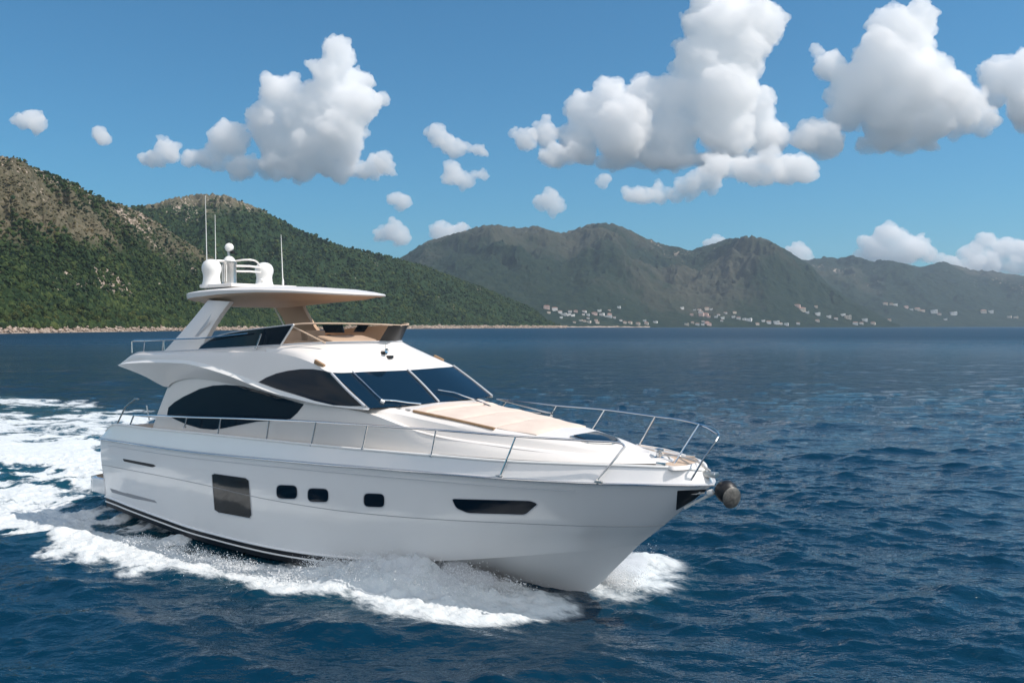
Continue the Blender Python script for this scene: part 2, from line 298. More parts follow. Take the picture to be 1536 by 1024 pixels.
mk('overhang_underside', [(x, -y+.02, z+.01) for x, y, z in W0[:4]]+[(x, y-.02, z+.01) for x, y, z in W0[:4][::-1]], [tuple(range(8))], SUP, smooth=False)
# windscreen
WT = [(10.24,2.06,4.445),(10.42,1.55,4.44),(10.52,1.1,4.435),(10.59,.5,4.43),(10.62,0,4.43)]
WB = [(11.5,2.10,3.715),(11.56,1.55,3.71),(11.6,1.1,3.71),(11.62,.5,3.71),(11.62,0,3.71)]
ws = loft('windscreen', [S(WT), S(mid(WT,WB,.5,0,.02)), S(WB)], GLASSB, keep=True)
def allbvh():
    V = []; Fc = []; o = 0
    for a, f in shell: V += [tuple(v) for v in a]; Fc += [[i+o for i in q] for q in f]; o += len(a)
    return BVHTree.FromPolygons(V, Fc, epsilon=0)
BV = allbvh()
def hit(px, py):
    d = pray(px, py).normalized(); h = BV.ray_cast(CO, d)
    return (h[0], h[1], h[2]) if h[0] is not None else (None, None, None)
def dense(o, n=6, smooth=False):
    if smooth: P = list(o); q = cr(P+[P[0]], n)[:-1]; return [tuple(p) for p in q]
    out = []
    for i in range(len(o)):
        a, b = o[i], o[(i+1)%len(o)]
        for k in range(n): out.append((a[0]+(b[0]-a[0])*k/n, a[1]+(b[1]-a[1])*k/n))
    return out
def round_poly(o, r, n=4):
    out = []; N = len(o)
    for i in range(N):
        p = np.array(o[i], float); a = np.array(o[i-1], float)-p; b = np.array(o[(i+1)%N], float)-p
        ra = min(r, np.linalg.norm(a)*.45); rb = min(r, np.linalg.norm(b)*.45); A = p+a/np.linalg.norm(a)*ra; B = p+b/np.linalg.norm(b)*rb
        for k in range(n+1): t = k/n; out.append(tuple((1-t)**2*A+2*t*(1-t)*p+t*t*B))
    return out
def panel(name, outline, m, off=.012, rings=7, parent=root, both=True, frame=None, frm=None, n=4, smooth=False, core=None):
    """a pane laid on the shell: outline in photo pixels, cast on to the real surface"""
    o = dense(outline, n, smooth); c = core or (np.mean([p[0] for p in o]), np.mean([p[1] for p in o])); V = []; N = len(o); last = None
    for k in range(rings+1):
        s = 1-k/rings
        for p in o:
            h, nn, _ = hit(c[0]+(p[0]-c[0])*s, c[1]+(p[1]-c[1])*s)
            if h is None: h, nn = last
            last = (h, nn); q = nn if nn.dot(h-CO) < 0 else -nn
            V.append(h+q*(off if k else 0) if k else h-q*.01)
    ring0 = [Vector(v) for v in V[:N]]
    # skirt: repeat the rim lifted
    V2 = V[:N]
    for i, p in enumerate(o):
        h, nn, _ = hit(*p)
        if h is None: h, nn = V[i], Vector((0,-1,0))
        q = nn if nn.dot(h-CO) < 0 else -nn; V2.append(h+q*off)
    V2 += V[N:]; Fc = []
    for r in range(rings+1):
        for i in range(N): j = (i+1)%N; Fc.append((r*N+i, r*N+j, (r+1)*N+j, (r+1)*N+i))
    ob = mk(name, V2, Fc, m, parent, angle=30, weld=.0001)
    if frame:
        ft = [V2[N+i] for i in range(N)]; a, b = tube_geo(ft, frame, 6, True); fo = mk('window_frame', a, b, frm or GREYL, ob)
    if both:
        me = ob.data.copy(); 
        for v in me.vertices: v.co.y *= -1
        me.flip_normals(); o2 = link(name, me, None, parent)
    return ob
# windows
panel('saloon_window', [(251,622),(253,611),(262,603),(275,595),(300,583),(320,578),(340,577),(365,579),(395,587),(425,597),(456,606),(446,619),(436,628),(415,630),(385,632),(360,637),(335,642),(320,644),(300,642),(280,636),(264,629)], GLASS, off=.01, rings=9, n=2, core=(345,607))
sw = panel('side_window', [(388,573),(400,566),(415,560),(432,556),(452,553.5),(470,553.5),(486,556),(497,560),(510,573),(528,592),(545,608.5),(525,609),(500,607.5),(472,601),(445,592),(415,583)], GLASS, off=.01, rings=8, n=2)
tube('corner_post', [at(497.5,560,-2.08), at(522,586,-2.1), at(547,609,-2.13)], .03, GREYL, k=3)
tube('corner_post', [(10.24,2.08,4.45),(10.88,2.11,4.09),(11.5,2.13,3.72)], .03, GREYL, k=3)
for y in (-.02,):
    a = Vector((10.46 if abs(y) > 1 else 10.62, y, 4.45)); b = Vector((11.57 if abs(y) > 1 else 11.63, y, 3.73)); m_ = (a+b)/2+Vector((.0,0,.02))
    tube('windscreen_mullion', [a, m_, b], .026 if abs(y) < 1 else .018, GREYL, ws, k=4)
h1 = [(318,711.5),(322,709.5),(369,716),(374,720),(378,772),(375,777),(328,768.5),(322,764)]
panel('hull_window', h1, HGL, off=.006, parent=hull, frame=.012, frm=GREYL, n=3)
for cx, cy in ((430.7,737), (477.5,742), (561.5,749.5)):
    ww, hh = 16, 11; q = [(cx-ww,cy-hh),(cx+ww,cy-hh+1.2),(cx+ww,cy+hh+.6),(cx-ww,cy+hh-.6)]
    panel('porthole', round_poly(q, 8), GLASS, off=.005, parent=hull, frame=.012, frm=GREYL, n=1, rings=4)
panel('bow_window', round_poly([(677,747),(796,750),(808,755),(788,772),(702,769.5),(684,762)], 5), GLASS, off=.005, parent=hull, frame=.011, frm=GREYL, n=3)
panel('hull_vent', round_poly([(184,687.5),(230,696),(234,698.5),(229,700.5),(186,691.5)], 1.5), BLACK, off=.004, parent=hull, n=2, rings=3)
panel('anchor_pocket', round_poly([(1016,735.5),(1060,733.5),(1052,742),(1014,765)], 2), BLACK, off=.006, parent=hull, n=4, rings=4)
panel('platform_step', [(165,732),(232,750),(236,754),(200,747),(168,738)], SEAM, off=.003, parent=hull, n=2, rings=3)
# wipers, horn, lights on the brow
def surf_tube(name, pts, r, m, lift, parent=root):
    P = []
    for a, b in pts:
        h, nn, _ = hit(a, b)
        if h is None: continue
        q = nn if nn.dot(h-CO) < 0 else -nn; P.append(h+q*lift)
    return tube(name, P, r, m, parent)
wp = surf_tube('wiper', [(528,559),(545,575),(560,590),(573,602)], .014, CHROME, .04, ws); surf_tube('wiper_blade', [(573,602),(592,603),(612,606),(631,608)], .018, CHROME, .045, wp); lathe('wiper_motor', [(.001,0),(.05,0),(.05,.05),(.001,.06)], PLA, hit(573,603)[0], wp, (.6,0,.8), 14)
wp = surf_tube('wiper', [(735,612),(722,607),(712,602)], .024, STEEL, .05, ws); surf_tube('wiper_blade', [(712,602),(700,598),(680,591),(655,587)], .016, CHROME, .05, wp)
h_ = hit(574,531)[0]; hn = lathe('horn', [(.001,0),(.035,0),(.03,.1),(.05,.2),(.06,.24),(.001,.22)], CHROME, h_+Vector((-.12,.05,.06)), root, (1,-.1,.1), 14); box('horn_mount', h_+Vector((0,.05,.03)), (.09,.16,.06), BLACK, hn)
box('camera_housing', hit(585,537)[0]+Vector((0,0,.03)), (.12,.14,.07), BLACK, bevel=.015)
tube('burgee_staff', [hit(578,533)[0], hit(578,533)[0]+Vector((0,0,.35))], .006, CHROME)
box('navigation_light', hit(480,547)[0]+Vector((0,-.01,.02)), (.34,.07,.10), TEAK, rot=(0,.35,0), bevel=.02); box('navigation_light', Vector((hit(480,547)[0].x, -hit(480,547)[0].y+.01, hit(480,547)[0].z+.02)), (.34,.07,.10), TEAK, rot=(0,.35,0), bevel=.02)
for a, b in ((598,613),(612,616)): box('cleat', hit(a, b)[0]+Vector((0,0,.02)), (.14,.04,.035), STEEL, bevel=.01)

# ---- sunpad, hatch, locker on the foredeck
def on_roof(x, y):
    h = BV.ray_cast(Vector((x, y, 8)), Vector((0,0,-1)))[0]; return h.z if h else 3
def cushion(name, x0, x1, w0, w1, th, m, parent):
    nx, ny = 14, 22; V = []; Fc = []
    for lay in (0, 1):
        for i in range(nx+1):
            for j in range(ny+1):
                u = i/nx; v = j/ny*2-1; x = x0+(x1-x0)*u; y = v*(w0+(w1-w0)*u); e = min(1, min(u, 1-u)*nx/1.6)*min(1, (1-abs(v))*ny/3.2); e = math.sqrt(max(e, 0))
                z = on_roof(x, y); V.append((x, y, z+(th*(.35+.65*e)+.008*math.sin(7*x+3*y) if lay else -.01)))
    st = (nx+1)*(ny+1)
    for i in range(nx):
        for j in range(ny):
            a = i*(ny+1)+j; Fc.append((st+a, st+a+ny+1, st+a+ny+2, st+a+1))
    for i in range(nx): a = i*(ny+1); Fc.append((a, a+ny+1, st+a+ny+1, st+a)); a += ny; Fc.append((a, st+a, st+a+ny+1, a+ny+1))
    for j in range(ny): a = j; Fc.append((a, st+a, st+a+1, a+1)); a = nx*(ny+1)+j; Fc.append((a, a+1, st+a+1, st+a))
    return mk(name, V, Fc, m, parent, angle=60)
cushion('headrest', 11.98, 12.36, 1.30, 1.27, .06, PAD, root)
cushion('sunpad', 12.38, 13.28, 1.26, 1.20, .038, PAD, root); cushion('sunpad', 13.30, 14.2, 1.19, 1.10, .038, PAD, root); cushion('sunpad', 14.22, 15.1, 1.09, .92, .038, PAD, root)
tube('sunpad_edge', [(12.1,-1.36,on_roof(12.1,-1.36)+.03),(13.0,-1.27,on_roof(13,-1.27)+.03),(14.2,-1.16,on_roof(14.2,-1.16)+.03)], .03, TEAK)
hq = [(15.62,-.50),(16.10,-.55),(16.42,-.18),(16.42,.18),(16.10,.55),(15.62,.50)]
hz_ = lambda x, y: on_roof(min(x,16.9), 0)+.04-.10*abs(y)
ht = slab('deck_hatch', hq, lambda x, y: on_roof(x, y)-.03, lambda x, y: hz_(x, y), STEEL, bevel=.012)
slab('hatch_glass', [((x-16.02)*.86+16.02, y*.86) for x, y in hq], lambda x, y: hz_(x, y)+.003, lambda x, y: hz_(x, y)+.016, GLASS, ht)
# anchor locker: a coaming round a beige well
lo = []
for a_, b_ in round_poly([(952,665),(1000,673),(1047,687),(1052,692),(1030,699),(1008,700),(985,694),(966,680)], 5, 3):
    d_ = pray(a_, b_); q_ = CO+d_*((2.90-CO.z)/d_.z); lo.append((q_.x, q_.y))
lo = lo[::-1]
N_ = len(lo); lc = (np.mean([p[0] for p in lo]), np.mean([p[1] for p in lo])); V = []; Fc = []
for s_, z in ((1.03,2.84),(1.0,2.90),(.975,2.908),(.94,2.90),(.92,2.885),(.6,2.884),(0,2.884)):
    for x, y in lo: V.append((lc[0]+(x-lc[0])*s_, lc[1]+(y-lc[1])*s_, z))
for r in range(3):
    for i in range(N_): j = (i+1)%N_; Fc.append((r*N_+i, r*N_+j, (r+1)*N_+j, (r+1)*N_+i))
lk = mk('anchor_locker', V[:4*N_], Fc, SUP, angle=50)
mk('locker_well', V[3*N_:], [((r)*N_+i, r*N_+(i+1)%N_, (r+1)*N_+(i+1)%N_, (r+1)*N_+i) for r in range(3) for i in range(N_)], TAN, lk)
wl = lathe('windlass', [(.001,0),(.11,0),(.11,.03),(.06,.06),(.06,.13),(.09,.16),(.09,.2),(.001,.22)], CHROME, (17.35,.05,2.9), root, (0,0,1), 20)
tube('anchor_chain', [(17.4,.0,3.0),(17.8,0,3.0),(18.2,0,2.93),(18.45,0,2.78)], .022, STEEL)
box('bow_roller', (18.4,0,2.72), (.36,.2,.09), STEEL, bevel=.02)
for sgn in (-1, 1): box('mooring_cleat', (17.75,sgn*.62,2.93), (.2,.05,.05), CHROME, bevel=.015)
FLUKE = noisy(mat('galvanised steel', rough=.5, metal=.5), (.10,.10,.095), (.19,.185,.17), 14)
# anchor hanging at the bow
an = tube('anchor', [(17.98,-.12,2.05),(18.3,-.08,2.25),(18.62,-.03,2.42)], [.03,.025,.03], PLA); tube('anchor_stay', [(17.98,-.16,2.18),(18.15,-.14,2.30),(18.3,-.12,2.40)], .016, PLA, an)
lathe('anchor_shank_boss', [(.001,-.05),(.055,-.05),(.06,0),(.05,.06),(.001,.07)], PLA, (18.5,-.1,2.40), an, (1,0,.4), 16)
lathe('anchor_hub', [(.001,-.22),(.10,-.2),(.17,-.13),(.215,-.02),(.20,.08),(.13,.16),(.06,.2),(.001,.2)], BLACK, (18.78,-.02,2.44), an, (.85,-.3,-.15), 24)
lathe('anchor_fluke', [(.001,-.02),(.15,-.02),(.185,-.015),(.20,.0),(.185,.015),(.10,.03),(.001,.05)], FLUKE, (18.93,-.13,2.36), an, (.86,-.50,-.10), 28)

# ---- guard rails
def post(name, a, b, r=.019):
    p = tube(name, [a, (Vector(a)+Vector(b))/2, b], r, CHROME, RL); 
    lathe('post_foot', [(.001,0),(.04,0),(.04,.015),(.025,.03),(.001,.03)], CHROME, Vector(a)-Vector((0,0,.005)), p, (0,0,1), 12); return p
RP = [(2.15,-2.24,3.0),(3.4,-2.28,3.07),(4.89,-2.31,3.13),(7.4,-2.33,3.25),(9.86,-2.32,3.34),(11.7,-2.24,3.37),(13.37,-2.09,3.385),(15.18,-1.76,3.36),(16.4,-1.4,3.345),(17.1,-1.12,3.325),(17.24,-1.08,3.26)]
RL = tube('guard_rail', [(2.0,-2.26,2.74)]+[tuple(p) for p in cr(RP, 6)]+[(17.0,-1.22,2.9),(16.81,-1.42,2.60)], .022, CHROME)
for (ta, tb), (ba, bb), yy in (((280,625),(277,641),-2.3),((331,627.5),(327,653),-2.31),((404,630),(400,660),-2.32),((474.5,633),(467,668),-2.32),((551,638.5),(544,673),-2.28),((654,646),(647,684),-2.11)):
    post('rail_post', at(ba, bb, yy-.01), at(ta, tb, yy))
post('rail_post', at(750,714,-1.9), at(773.5,655,-1.76)); 
box('post_bracket', at(749,714,-1.9), (.16,.05,.04), STEEL, bevel=.01); box('post_bracket', at(898,722.5,-1.47), (.16,.05,.04), STEEL, bevel=.01)
PR = [tuple(at(745,598,2.25)), tuple(at(790,603,2.24)), tuple(at(835,608,2.2)), tuple(at(907,614,2.05)), tuple(at(983,624,1.7)), tuple(at(1020,629,1.42)), tuple(at(1049,636,1.05)), tuple(at(1068,642,.5)), tuple(at(1078,651,0)), tuple(at(1074,661,-.2))]
RL2 = tube('pulpit_rail', [tuple(p) for p in cr(PR, 6)]+[tuple(at(1055,688,-.33)), tuple(at(1037,719,-.4))], .019, CHROME); RL = RL2
for (ta, tb), (ba, bb), y1, y2 in (((762,600),(752,612),2.24,2.22),((835,608),(820,634),2.2,2.2),((907,614),(888,645),2.05,2.0),((983,624),(959,667),1.7,1.62),((1049,636),(1010,697),.4,-.15)):
    post('rail_post', at(ba, bb, y2), at(ta, tb, y1), .019)
tube('pulpit_cross_rail', [at(1049,636,.4), at(1062,641,.3), at(1076,650,.05)], .017, CHROME, RL2)
RP3 = [(x, -y, z) for x, y, z in RP[:7]]; RL = tube('guard_rail', [(2.0,2.26,2.74)]+[tuple(p) for p in cr(RP3, 5)]+[tuple(at(745,598,2.25))], .022, CHROME)
for x in (4.8,6.4,8.2,10.,11.6,13.3): post('rail_post', (x, 2.32 if x < 12 else 2.15, 2.8), (x+.08, 2.3 if x < 12 else 2.1, 3.13+(min(x,10)-4.8)*.045))
# flybridge aft rail
AR = [(1.62,2.0,4.72),(1.62,-1.98,4.7)]
fr_ = tube('flybridge_rail', [tuple(at(198,529,-1.98)), tuple(at(197.5,512,-1.98)), tuple(at(201,510,-1.98)), tuple(at(240,509.5,-1.98)), tuple(at(300,507.5,-1.98)), tuple(at(372,500,-1.95))], .017, CHROME)
for a, b, c_ in ((215,509.5,529),(243,509.5,527.5)): tube('rail_post', [at(a+2,b,-1.98), at(a,c_,-1.98)], .017, CHROME, fr_)
tube('rail_crossbar', [at(198,512,-1.98), (1.62,0,5.09), (1.62,1.98,5.09)], .017, CHROME, fr_)
for y in (-1., 0, 1., 1.95): tube('rail_post', [(1.62,y,5.09),(1.66,y,4.5)], .017, CHROME, fr_)
tube('rail_side', [(1.62,1.98,5.09),(3.1,1.98,5.12),(5.0,1.98,5.18)], .017, CHROME, fr_)
st = tube('grab_stay', [at(384,522,-1.99), at(392,501,-1.99)], .02, CHROME); lathe('stay_foot', [(.001,0),(.045,0),(.045,.02),(.001,.025)], CHROME, at(384,522,-2.0), st, (0,0,1), 12)

# ---- flybridge screens, seats, console
FB = [(4.70,1.88,4.86),(5.3,1.90,4.88),(5.9,1.90,4.91),(6.6,1.88,4.95),(7.3,1.85,4.98),(8.13,1.79,5.03)]
FT = [(4.80,1.84,4.95),(5.15,1.84,5.10),(5.6,1.84,5.23),(6.3,1.84,5.33),(7.3,1.84,5.42),(8.62,1.82,5.52)]
fs_ = loft('flybridge_screen', [S(FB), S(FT)], GLASS, mirror=False)
FBp = [(5.2,1.88,4.87),(6.0,1.9,4.92),(7.3,1.85,4.98),(8.13,1.79,5.03)]; FTp = [(5.3,1.84,5.0),(6.3,1.84,5.33),(7.3,1.84,5.42),(8.62,1.82,5.52)]
tube('screen_frame', [(x, -y, z+.01) for x, y, z in cr(FT, 3)], .016, GREYL, fs_); tube('screen_frame', [(8.10,-1.80,5.03),(8.63,-1.83,5.53)], .022, PLA, fs_)
tube('screen_brace', [(8.55,-1.80,5.48),(9.35,-1.48,5.09)], .02, TAN, fs_)
GB = [(8.13,1.77,5.04),(8.4,1.69,5.05),(8.85,1.45,5.08),(9.35,1.04,5.10),(9.84,.52,5.11),(10.03,0,5.11)]
GT = [(8.62,1.80,5.53),(8.85,1.66,5.55),(9.2,1.40,5.555),(9.65,.98,5.55),(10.15,.48,5.53),(10.38,0,5.50)]
fg = loft('flybridge_windscreen', [S(GB), S(GT)], SMOKE, mirror=False); strip('windscreen_rim', GT, .02, TAN, parent=fg)
GBl = [(9.93,-.32,5.11),(10.03,0,5.115),(9.93,.32,5.11),(9.70,.66,5.11)]; GTl = [(10.26,-.30,5.52),(10.385,0,5.505),(10.26,.30,5.52),(9.98,.66,5.54)]
loft('windscreen_centre', [[(x+.015,y,z) for x,y,z in GBl], [(x+.015,y,z) for x,y,z in GTl]], BLACK, mirror=False)
PB = [(5.2,1.83,4.87),(6.2,1.85,4.92),(7.3,1.80,4.98),(7.9,1.74,5.03),(8.6,1.5,5.06),(9.2,1.12,5.1),(9.66,.68,5.11)]; PT = [(5.2,1.83,5.3),(6.2,1.85,5.40),(7.3,1.82,5.48),(8.1,1.80,5.53),(8.82,1.64,5.54),(9.45,1.12,5.53),(9.93,.66,5.51)]
lp = loft('port_side_lining', [PB, PT], LINER, mirror=False)
for (a, b, c2) in (((483,487),(513,487),(516,499)), ((537,486),(553,487),(545,498))):
    yy = 1.45; quad = [at(a[0], a[1], yy), at(b[0], b[1], yy), at(c2[0], c2[1], yy), at(a[0]+4 if a[0] < 500 else a[0]-7, c2[1], yy)]
    mk('lining_window', quad+[q+Vector((0,.03,0)) for q in quad], [(0,1,2,3),(7,6,5,4),(0,4,5,1),(1,5,6,2),(2,6,7,3),(3,7,4,0)], GLASS, lp, smooth=False)
for y in (-.9, -.1): s1 = box('helm_seat', (7.6,y,4.95), (.55,.62,.35), TAN, bevel=.08); box('seat_back', (7.35,y,5.17), (.14,.6,.42), TAN, s1, rot=(0,-.15,0), bevel=.05)
cs = box('helm_console', (8.75,-.3,4.9), (.6,1.5,.62), TAN, rot=(0,.2,0), bevel=.06); box('console_screen', (8.62,-.3,5.225), (.3,.9,.02), BLACK, cs, rot=(0,.2,0), bevel=.005)
tube('steering_wheel', [(8.3+.08*math.sin(a)*.4,-.5+.19*math.cos(a),5.1+.17*math.sin(a)) for a in np.linspace(0, 2*math.pi, 19)], .014, BLACK)
box('sofa', (6.0,1.25,4.75), (2.4,.7,.5), TAN, bevel=.1); box('bar_unit', (6.1,-1.2,4.75), (1.2,.7,.5), SUP, bevel=.05); box('tan_bench', (8.1,1.1,4.92), (1.1,.6,.36), TAN, bevel=.09)

# ---- hardtop
HX = [(2.98,0),(3.02,.7),(3.15,1.15),(3.5,1.42),(4.2,1.58),(5.2,1.70),(6.2,1.73),(7.1,1.65),(7.9,1.42),(8.6,1.08),(9.15,.68),(9.5,.33),(9.62,0)]
hs = cr([(x, -y, 0) for x, y in HX], 5); ol = [(p[0], min(p[1],0)) for p in hs]; ol = ol+[(x, -y) for x, y in ol[::-1][1:-1]]; N_ = len(ol)
zt = lambda x: np.interp(x, [3,4,5.5,7,8,9,9.7], [6.38,6.42,6.44,6.42,6.38,6.31,6.27]); th_ = lambda x: np.interp(x, [3,4.5,6.5,8.5,9.7], [.15,.14,.09,.06,.045])
V = []
for s_, up_ in ((0,.11),(.35,.105),(.7,.08),(.9,.04),(.985,.005)):
    for x, y in ol: X_ = 6.3+(x-6.3)*s_; V.append((X_, y*s_, zt(X_ if s_ else 6.3)+up_))
for x, y in ol: V.append((x, y, zt(x)-.02))
for x, y in ol: V.append((6.3+(x-6.3)*.995, y*.99, zt(x)-th_(x)))
top = mk('hardtop', V, [(r*N_+i, r*N_+(i+1)%N_, (r+1)*N_+(i+1)%N_, (r+1)*N_+i) for r in range(6) for i in range(N_)], SUP, angle=50)
V = []
for s_, dn in ((.995,0),(.94,.06),(.91,.04),(.80,.20),(.55,.27),(.25,.29),(0,.29)):
    for x, y in ol: X_ = 6.3+(x-6.3)*s_; dnx = dn*float(np.interp(X_, [3,5,8.3,9.7], [.9,1.05,.6,.3])); V.append((X_, y*s_*.995, (zt(x)-th_(x) if s_ > .9 else zt(X_)-th_(X_))-dnx))
mk('hardtop_lining', V, [(r*N_+i, (r+1)*N_+i, (r+1)*N_+(i+1)%N_, r*N_+(i+1)%N_) for r in range(6) for i in range(N_)], LINER, top, angle=40)
def leg(name, b0, b1, t0, t1, th, m, parent):
    """raked hardtop leg: bottom aft/fwd, top aft/fwd points, thickness inboard"""
    rows = []
    for k in range(9):
        u = k/8; bow_ = -.10*math.sin(math.pi*u)
        A = Vector(b0).lerp(Vector(t0), u)+Vector((-bow_*.6,0,0)); B = Vector(b1).lerp(Vector(t1), u)+Vector((bow_*1.2,0,0)); s = th if b0[1] < 0 else -th
        rows.append([A, A+(B-A)*.3+Vector((0,-s*.35,0)), B-(B-A)*.1+Vector((0,-s*.3,0)), B, B+Vector((0,s,0)), A+Vector((0,s,0))])
    V = [p for r in rows for p in r]; n = 6
    Fc = [(k*n+i, k*n+(i+1)%n, (k+1)*n+(i+1)%n, (k+1)*n+i) for k in range(8) for i in range(n)]
    return mk(name, V, Fc, m, parent, angle=30)
l1 = leg('hardtop_leg', tuple(at(243,530,-1.86)), tuple(at(299,529,-1.86)), tuple(at(312,450,-1.45)), tuple(at(345,452,-1.45)), .14, SUP, root)
mk('leg_window', [at(322,470,-1.62)+Vector((0,-.09,0)), at(312,484,-1.66)+Vector((0,-.09,0)), at(296,505,-1.72)+Vector((0,-.09,0)), at(301,503,-1.70)+Vector((0,-.09,0)), at(316,485,-1.65)+Vector((0,-.09,0))], [(0,1,2,3,4)], GREYL, l1, smooth=False)
leg('hardtop_leg', tuple(at(446,512,1.6)), tuple(at(494,512,1.6)), tuple(at(413,453,1.4)), tuple(at(456,453,1.4)), .12, LINER, root)
tube('leg_strut', [at(408,455,1.3), at(432,500,1.5)], .02, PLA)
# ---- antennas and domes on the hardtop
box('mast_base', (4.35,0,6.60), (1.5,2.2,.10), SUP, bevel=.03)
dome = [(.001,0),(.27,0),(.28,.05),(.255,.12),(.235,.2),(.225,.32),(.235,.40),(.262,.48),(.268,.56),(.25,.65),(.205,.73),(.13,.785),(.06,.805),(.001,.81)]
lathe('satellite_dome', dome, PLA, (3.85,-.87,6.55), root, (0,0,1), 36); lathe('satellite_dome', [(r, z*.92) for r, z in dome], PLA, (3.9,.86,6.62), root, (0,0,1), 36)
dr = lathe('mast_drum', [(.001,0),(.21,0),(.215,.05),(.20,.10),(.20,.60),(.215,.63),(.215,.68),(.001,.70)], STEEL, (3.86,-.3,6.63), root, (0,0,1), 28)
for k in range(5): a = -2.4+k*.35; tube('drum_rib', [(3.86+.203*math.cos(a),-.3+.203*math.sin(a),6.74),(3.86+.203*math.cos(a),-.3+.203*math.sin(a),7.22)], .012, PLA, dr)
lathe('mast_cap', [(.001,0),(.17,0),(.15,.06),(.10,.12),(.05,.15),(.001,.16)], PLA, (3.86,-.3,7.33), root, (0,0,1), 24)
tube('searchlight_stalk', [(3.84,-.3,7.45),(3.82,-.3,7.60)], .035, STEEL); sl = lathe('searchlight', [(.001,-.13),(.07,-.11),(.115,-.05),(.125,.02),(.11,.09),(.07,.12),(.001,.13)], PLA, (3.86,-.3,7.72), root, (.75,-.55,.15), 24); lathe('searchlight_bracket', [(.001,-.06),(.07,-.05),(.075,.02),(.001,.05)], BLACK, (3.93,-.24,7.6), sl, (0,0,1), 16)
# radar hoop: two flattened bars joined by a rounded end
hp = [(3.86,-.2,7.33),(4.1,.02,7.38),(4.18,.28,7.38),(4.08,.5,7.33),(3.95,.66,7.25)]
ra = tube('radar_arch', hp, .026, SUP, k=5); tube('arch_bar', [(3.95,-.2,7.20),(4.1,.2,7.21),(4.0,.66,7.20)], .032, SUP, ra); tube('arch_bar', [(3.95,-.2,7.05),(4.1,.2,7.06),(4.0,.68,7.06)], .028, SUP, ra); tube('arch_bar', [(3.86,-.35,7.32),(3.8,-.6,7.33),(3.75,-.8,7.30)], .035, SUP, ra)
lathe('gps_mushroom', [(.001,0),(.02,0),(.02,.1),(.07,.11),(.07,.15),(.03,.18),(.001,.18)], PLA, (4.75,.15,6.66), root, (0,0,1), 16)
lathe('mast_foot', [(.001,0),(.11,0),(.11,.05),(.05,.07),(.001,.07)], PLA, (5.0,-.1,6.62), root, (0,0,1), 16)
def aerial(base, top_): 
    a = tube('antenna', [base, (Vector(base)+Vector(top_))/2, top_], [.016,.012,.006], PLA); lathe('antenna_base', [(.001,0),(.03,0),(.028,.15),(.018,.2),(.001,.2)], PLA, base, a, (0,0,1), 10)
aerial(at(311,430,-.75), at(308,293,-.75)); aerial(at(324,426,-.6), at(322.5,322,-.6)); aerial(at(424.5,429,.3), at(421.5,352,.3))
# ------------------------------------------------------------------ hills
def terrain_mat(name, greens, browns, scale):
    m = bpy.data.materials.new(name); m.use_nodes = True; t = m.node_tree; N = t.nodes; L = t.links.new
    b = N['Principled BSDF']; b.inputs['Roughness'].default_value = .95; b.inputs['Specular IOR Level'].default_value = .1
    at = N.new('ShaderNodeAttribute'); at.attribute_name = 'veg'
    rk = N.new('ShaderNodeAttribute'); rk.attribute_name = 'rock'
    g = N.new('ShaderNodeNewGeometry')
    def noise(s, d=5):
        n = N.new('ShaderNodeTexNoise'); n.inputs['Scale'].default_value = s; n.inputs['Detail'].default_value = d
        n.inputs['Roughness'].default_value = .65; L(g.outputs['Position'], n.inputs['Vector']); return n
    def ramp(src, cols, p0=.35, p1=.65):
        r = N.new('ShaderNodeValToRGB'); e = r.color_ramp.elements
        e[0].position = p0; e[1].position = p1; e[0].color = (*cols[0],1); e[1].color = (*cols[-1],1)
        if len(cols) == 3: x = e.new((p0+p1)/2); x.color = (*cols[1],1)
        L(src, r.inputs['Fac']); return r
    n1 = noise(.12*scale); n2 = noise(.02*scale)
    gr = ramp(n1.outputs['Fac'], greens); br = ramp(n1.outputs['Fac'], browns)
    ma = N.new('ShaderNodeMath'); ma.operation = 'MULTIPLY_ADD'; L(n1.outputs['Fac'], ma.inputs[0]); ma.inputs[1].default_value = 1.1; ma.inputs[2].default_value = -.55
    ad = N.new('ShaderNodeMath'); ad.operation = 'ADD'; L(at.outputs['Fac'], ad.inputs[0]); L(ma.outputs[0], ad.inputs[1])
    st = ramp(ad.outputs[0], [(0,0,0),(1,1,1)], .38, .62)
    mx = N.new('ShaderNodeMix'); mx.data_type = 'RGBA'; L(st.outputs['Color'], mx.inputs[0]); L(br.outputs['Color'], mx.inputs[6]); L(gr.outputs['Color'], mx.inputs[7])
    # bare pale rock
    n3 = noise(.25*scale, 3)
    a2 = N.new('ShaderNodeMath'); a2.operation = 'MULTIPLY_ADD'; L(n3.outputs['Fac'], a2.inputs[0]); a2.inputs[1].default_value = 1.6; a2.inputs[2].default_value = -.8
    a3 = N.new('ShaderNodeMath'); a3.operation = 'ADD'; L(rk.outputs['Fac'], a3.inputs[0]); L(a2.outputs[0], a3.inputs[1])
    s2 = ramp(a3.outputs[0], [(0,0,0),(1,1,1)], .42, .58)
    rc = ramp(n3.outputs['Fac'], [(.20,.155,.12),(.42,.34,.28)])
    m2 = N.new('ShaderNodeMix'); m2.data_type = 'RGBA'; L(s2.outputs['Color'], m2.inputs[0]); L(mx.outputs[2], m2.inputs[6]); L(rc.outputs['Color'], m2.inputs[7])
    L(m2.outputs[2], b.inputs['Base Color'])
    bp = N.new('ShaderNodeBump'); bp.inputs['Strength'].default_value = .8; bp.inputs['Distance'].default_value = 2.5/scale
    L(n1.outputs['Fac'], bp.inputs['Height']); L(bp.outputs['Normal'], b.inputs['Normal'])
    return m
TN = tile(1024, 1.9, 11); TR = tile(1024, 2.0, 12); TF = tile(1024, 1.35, 13, hi=170); TM = tile(512, 1.5, 14); TS = tile(1024, 2.15, 15)
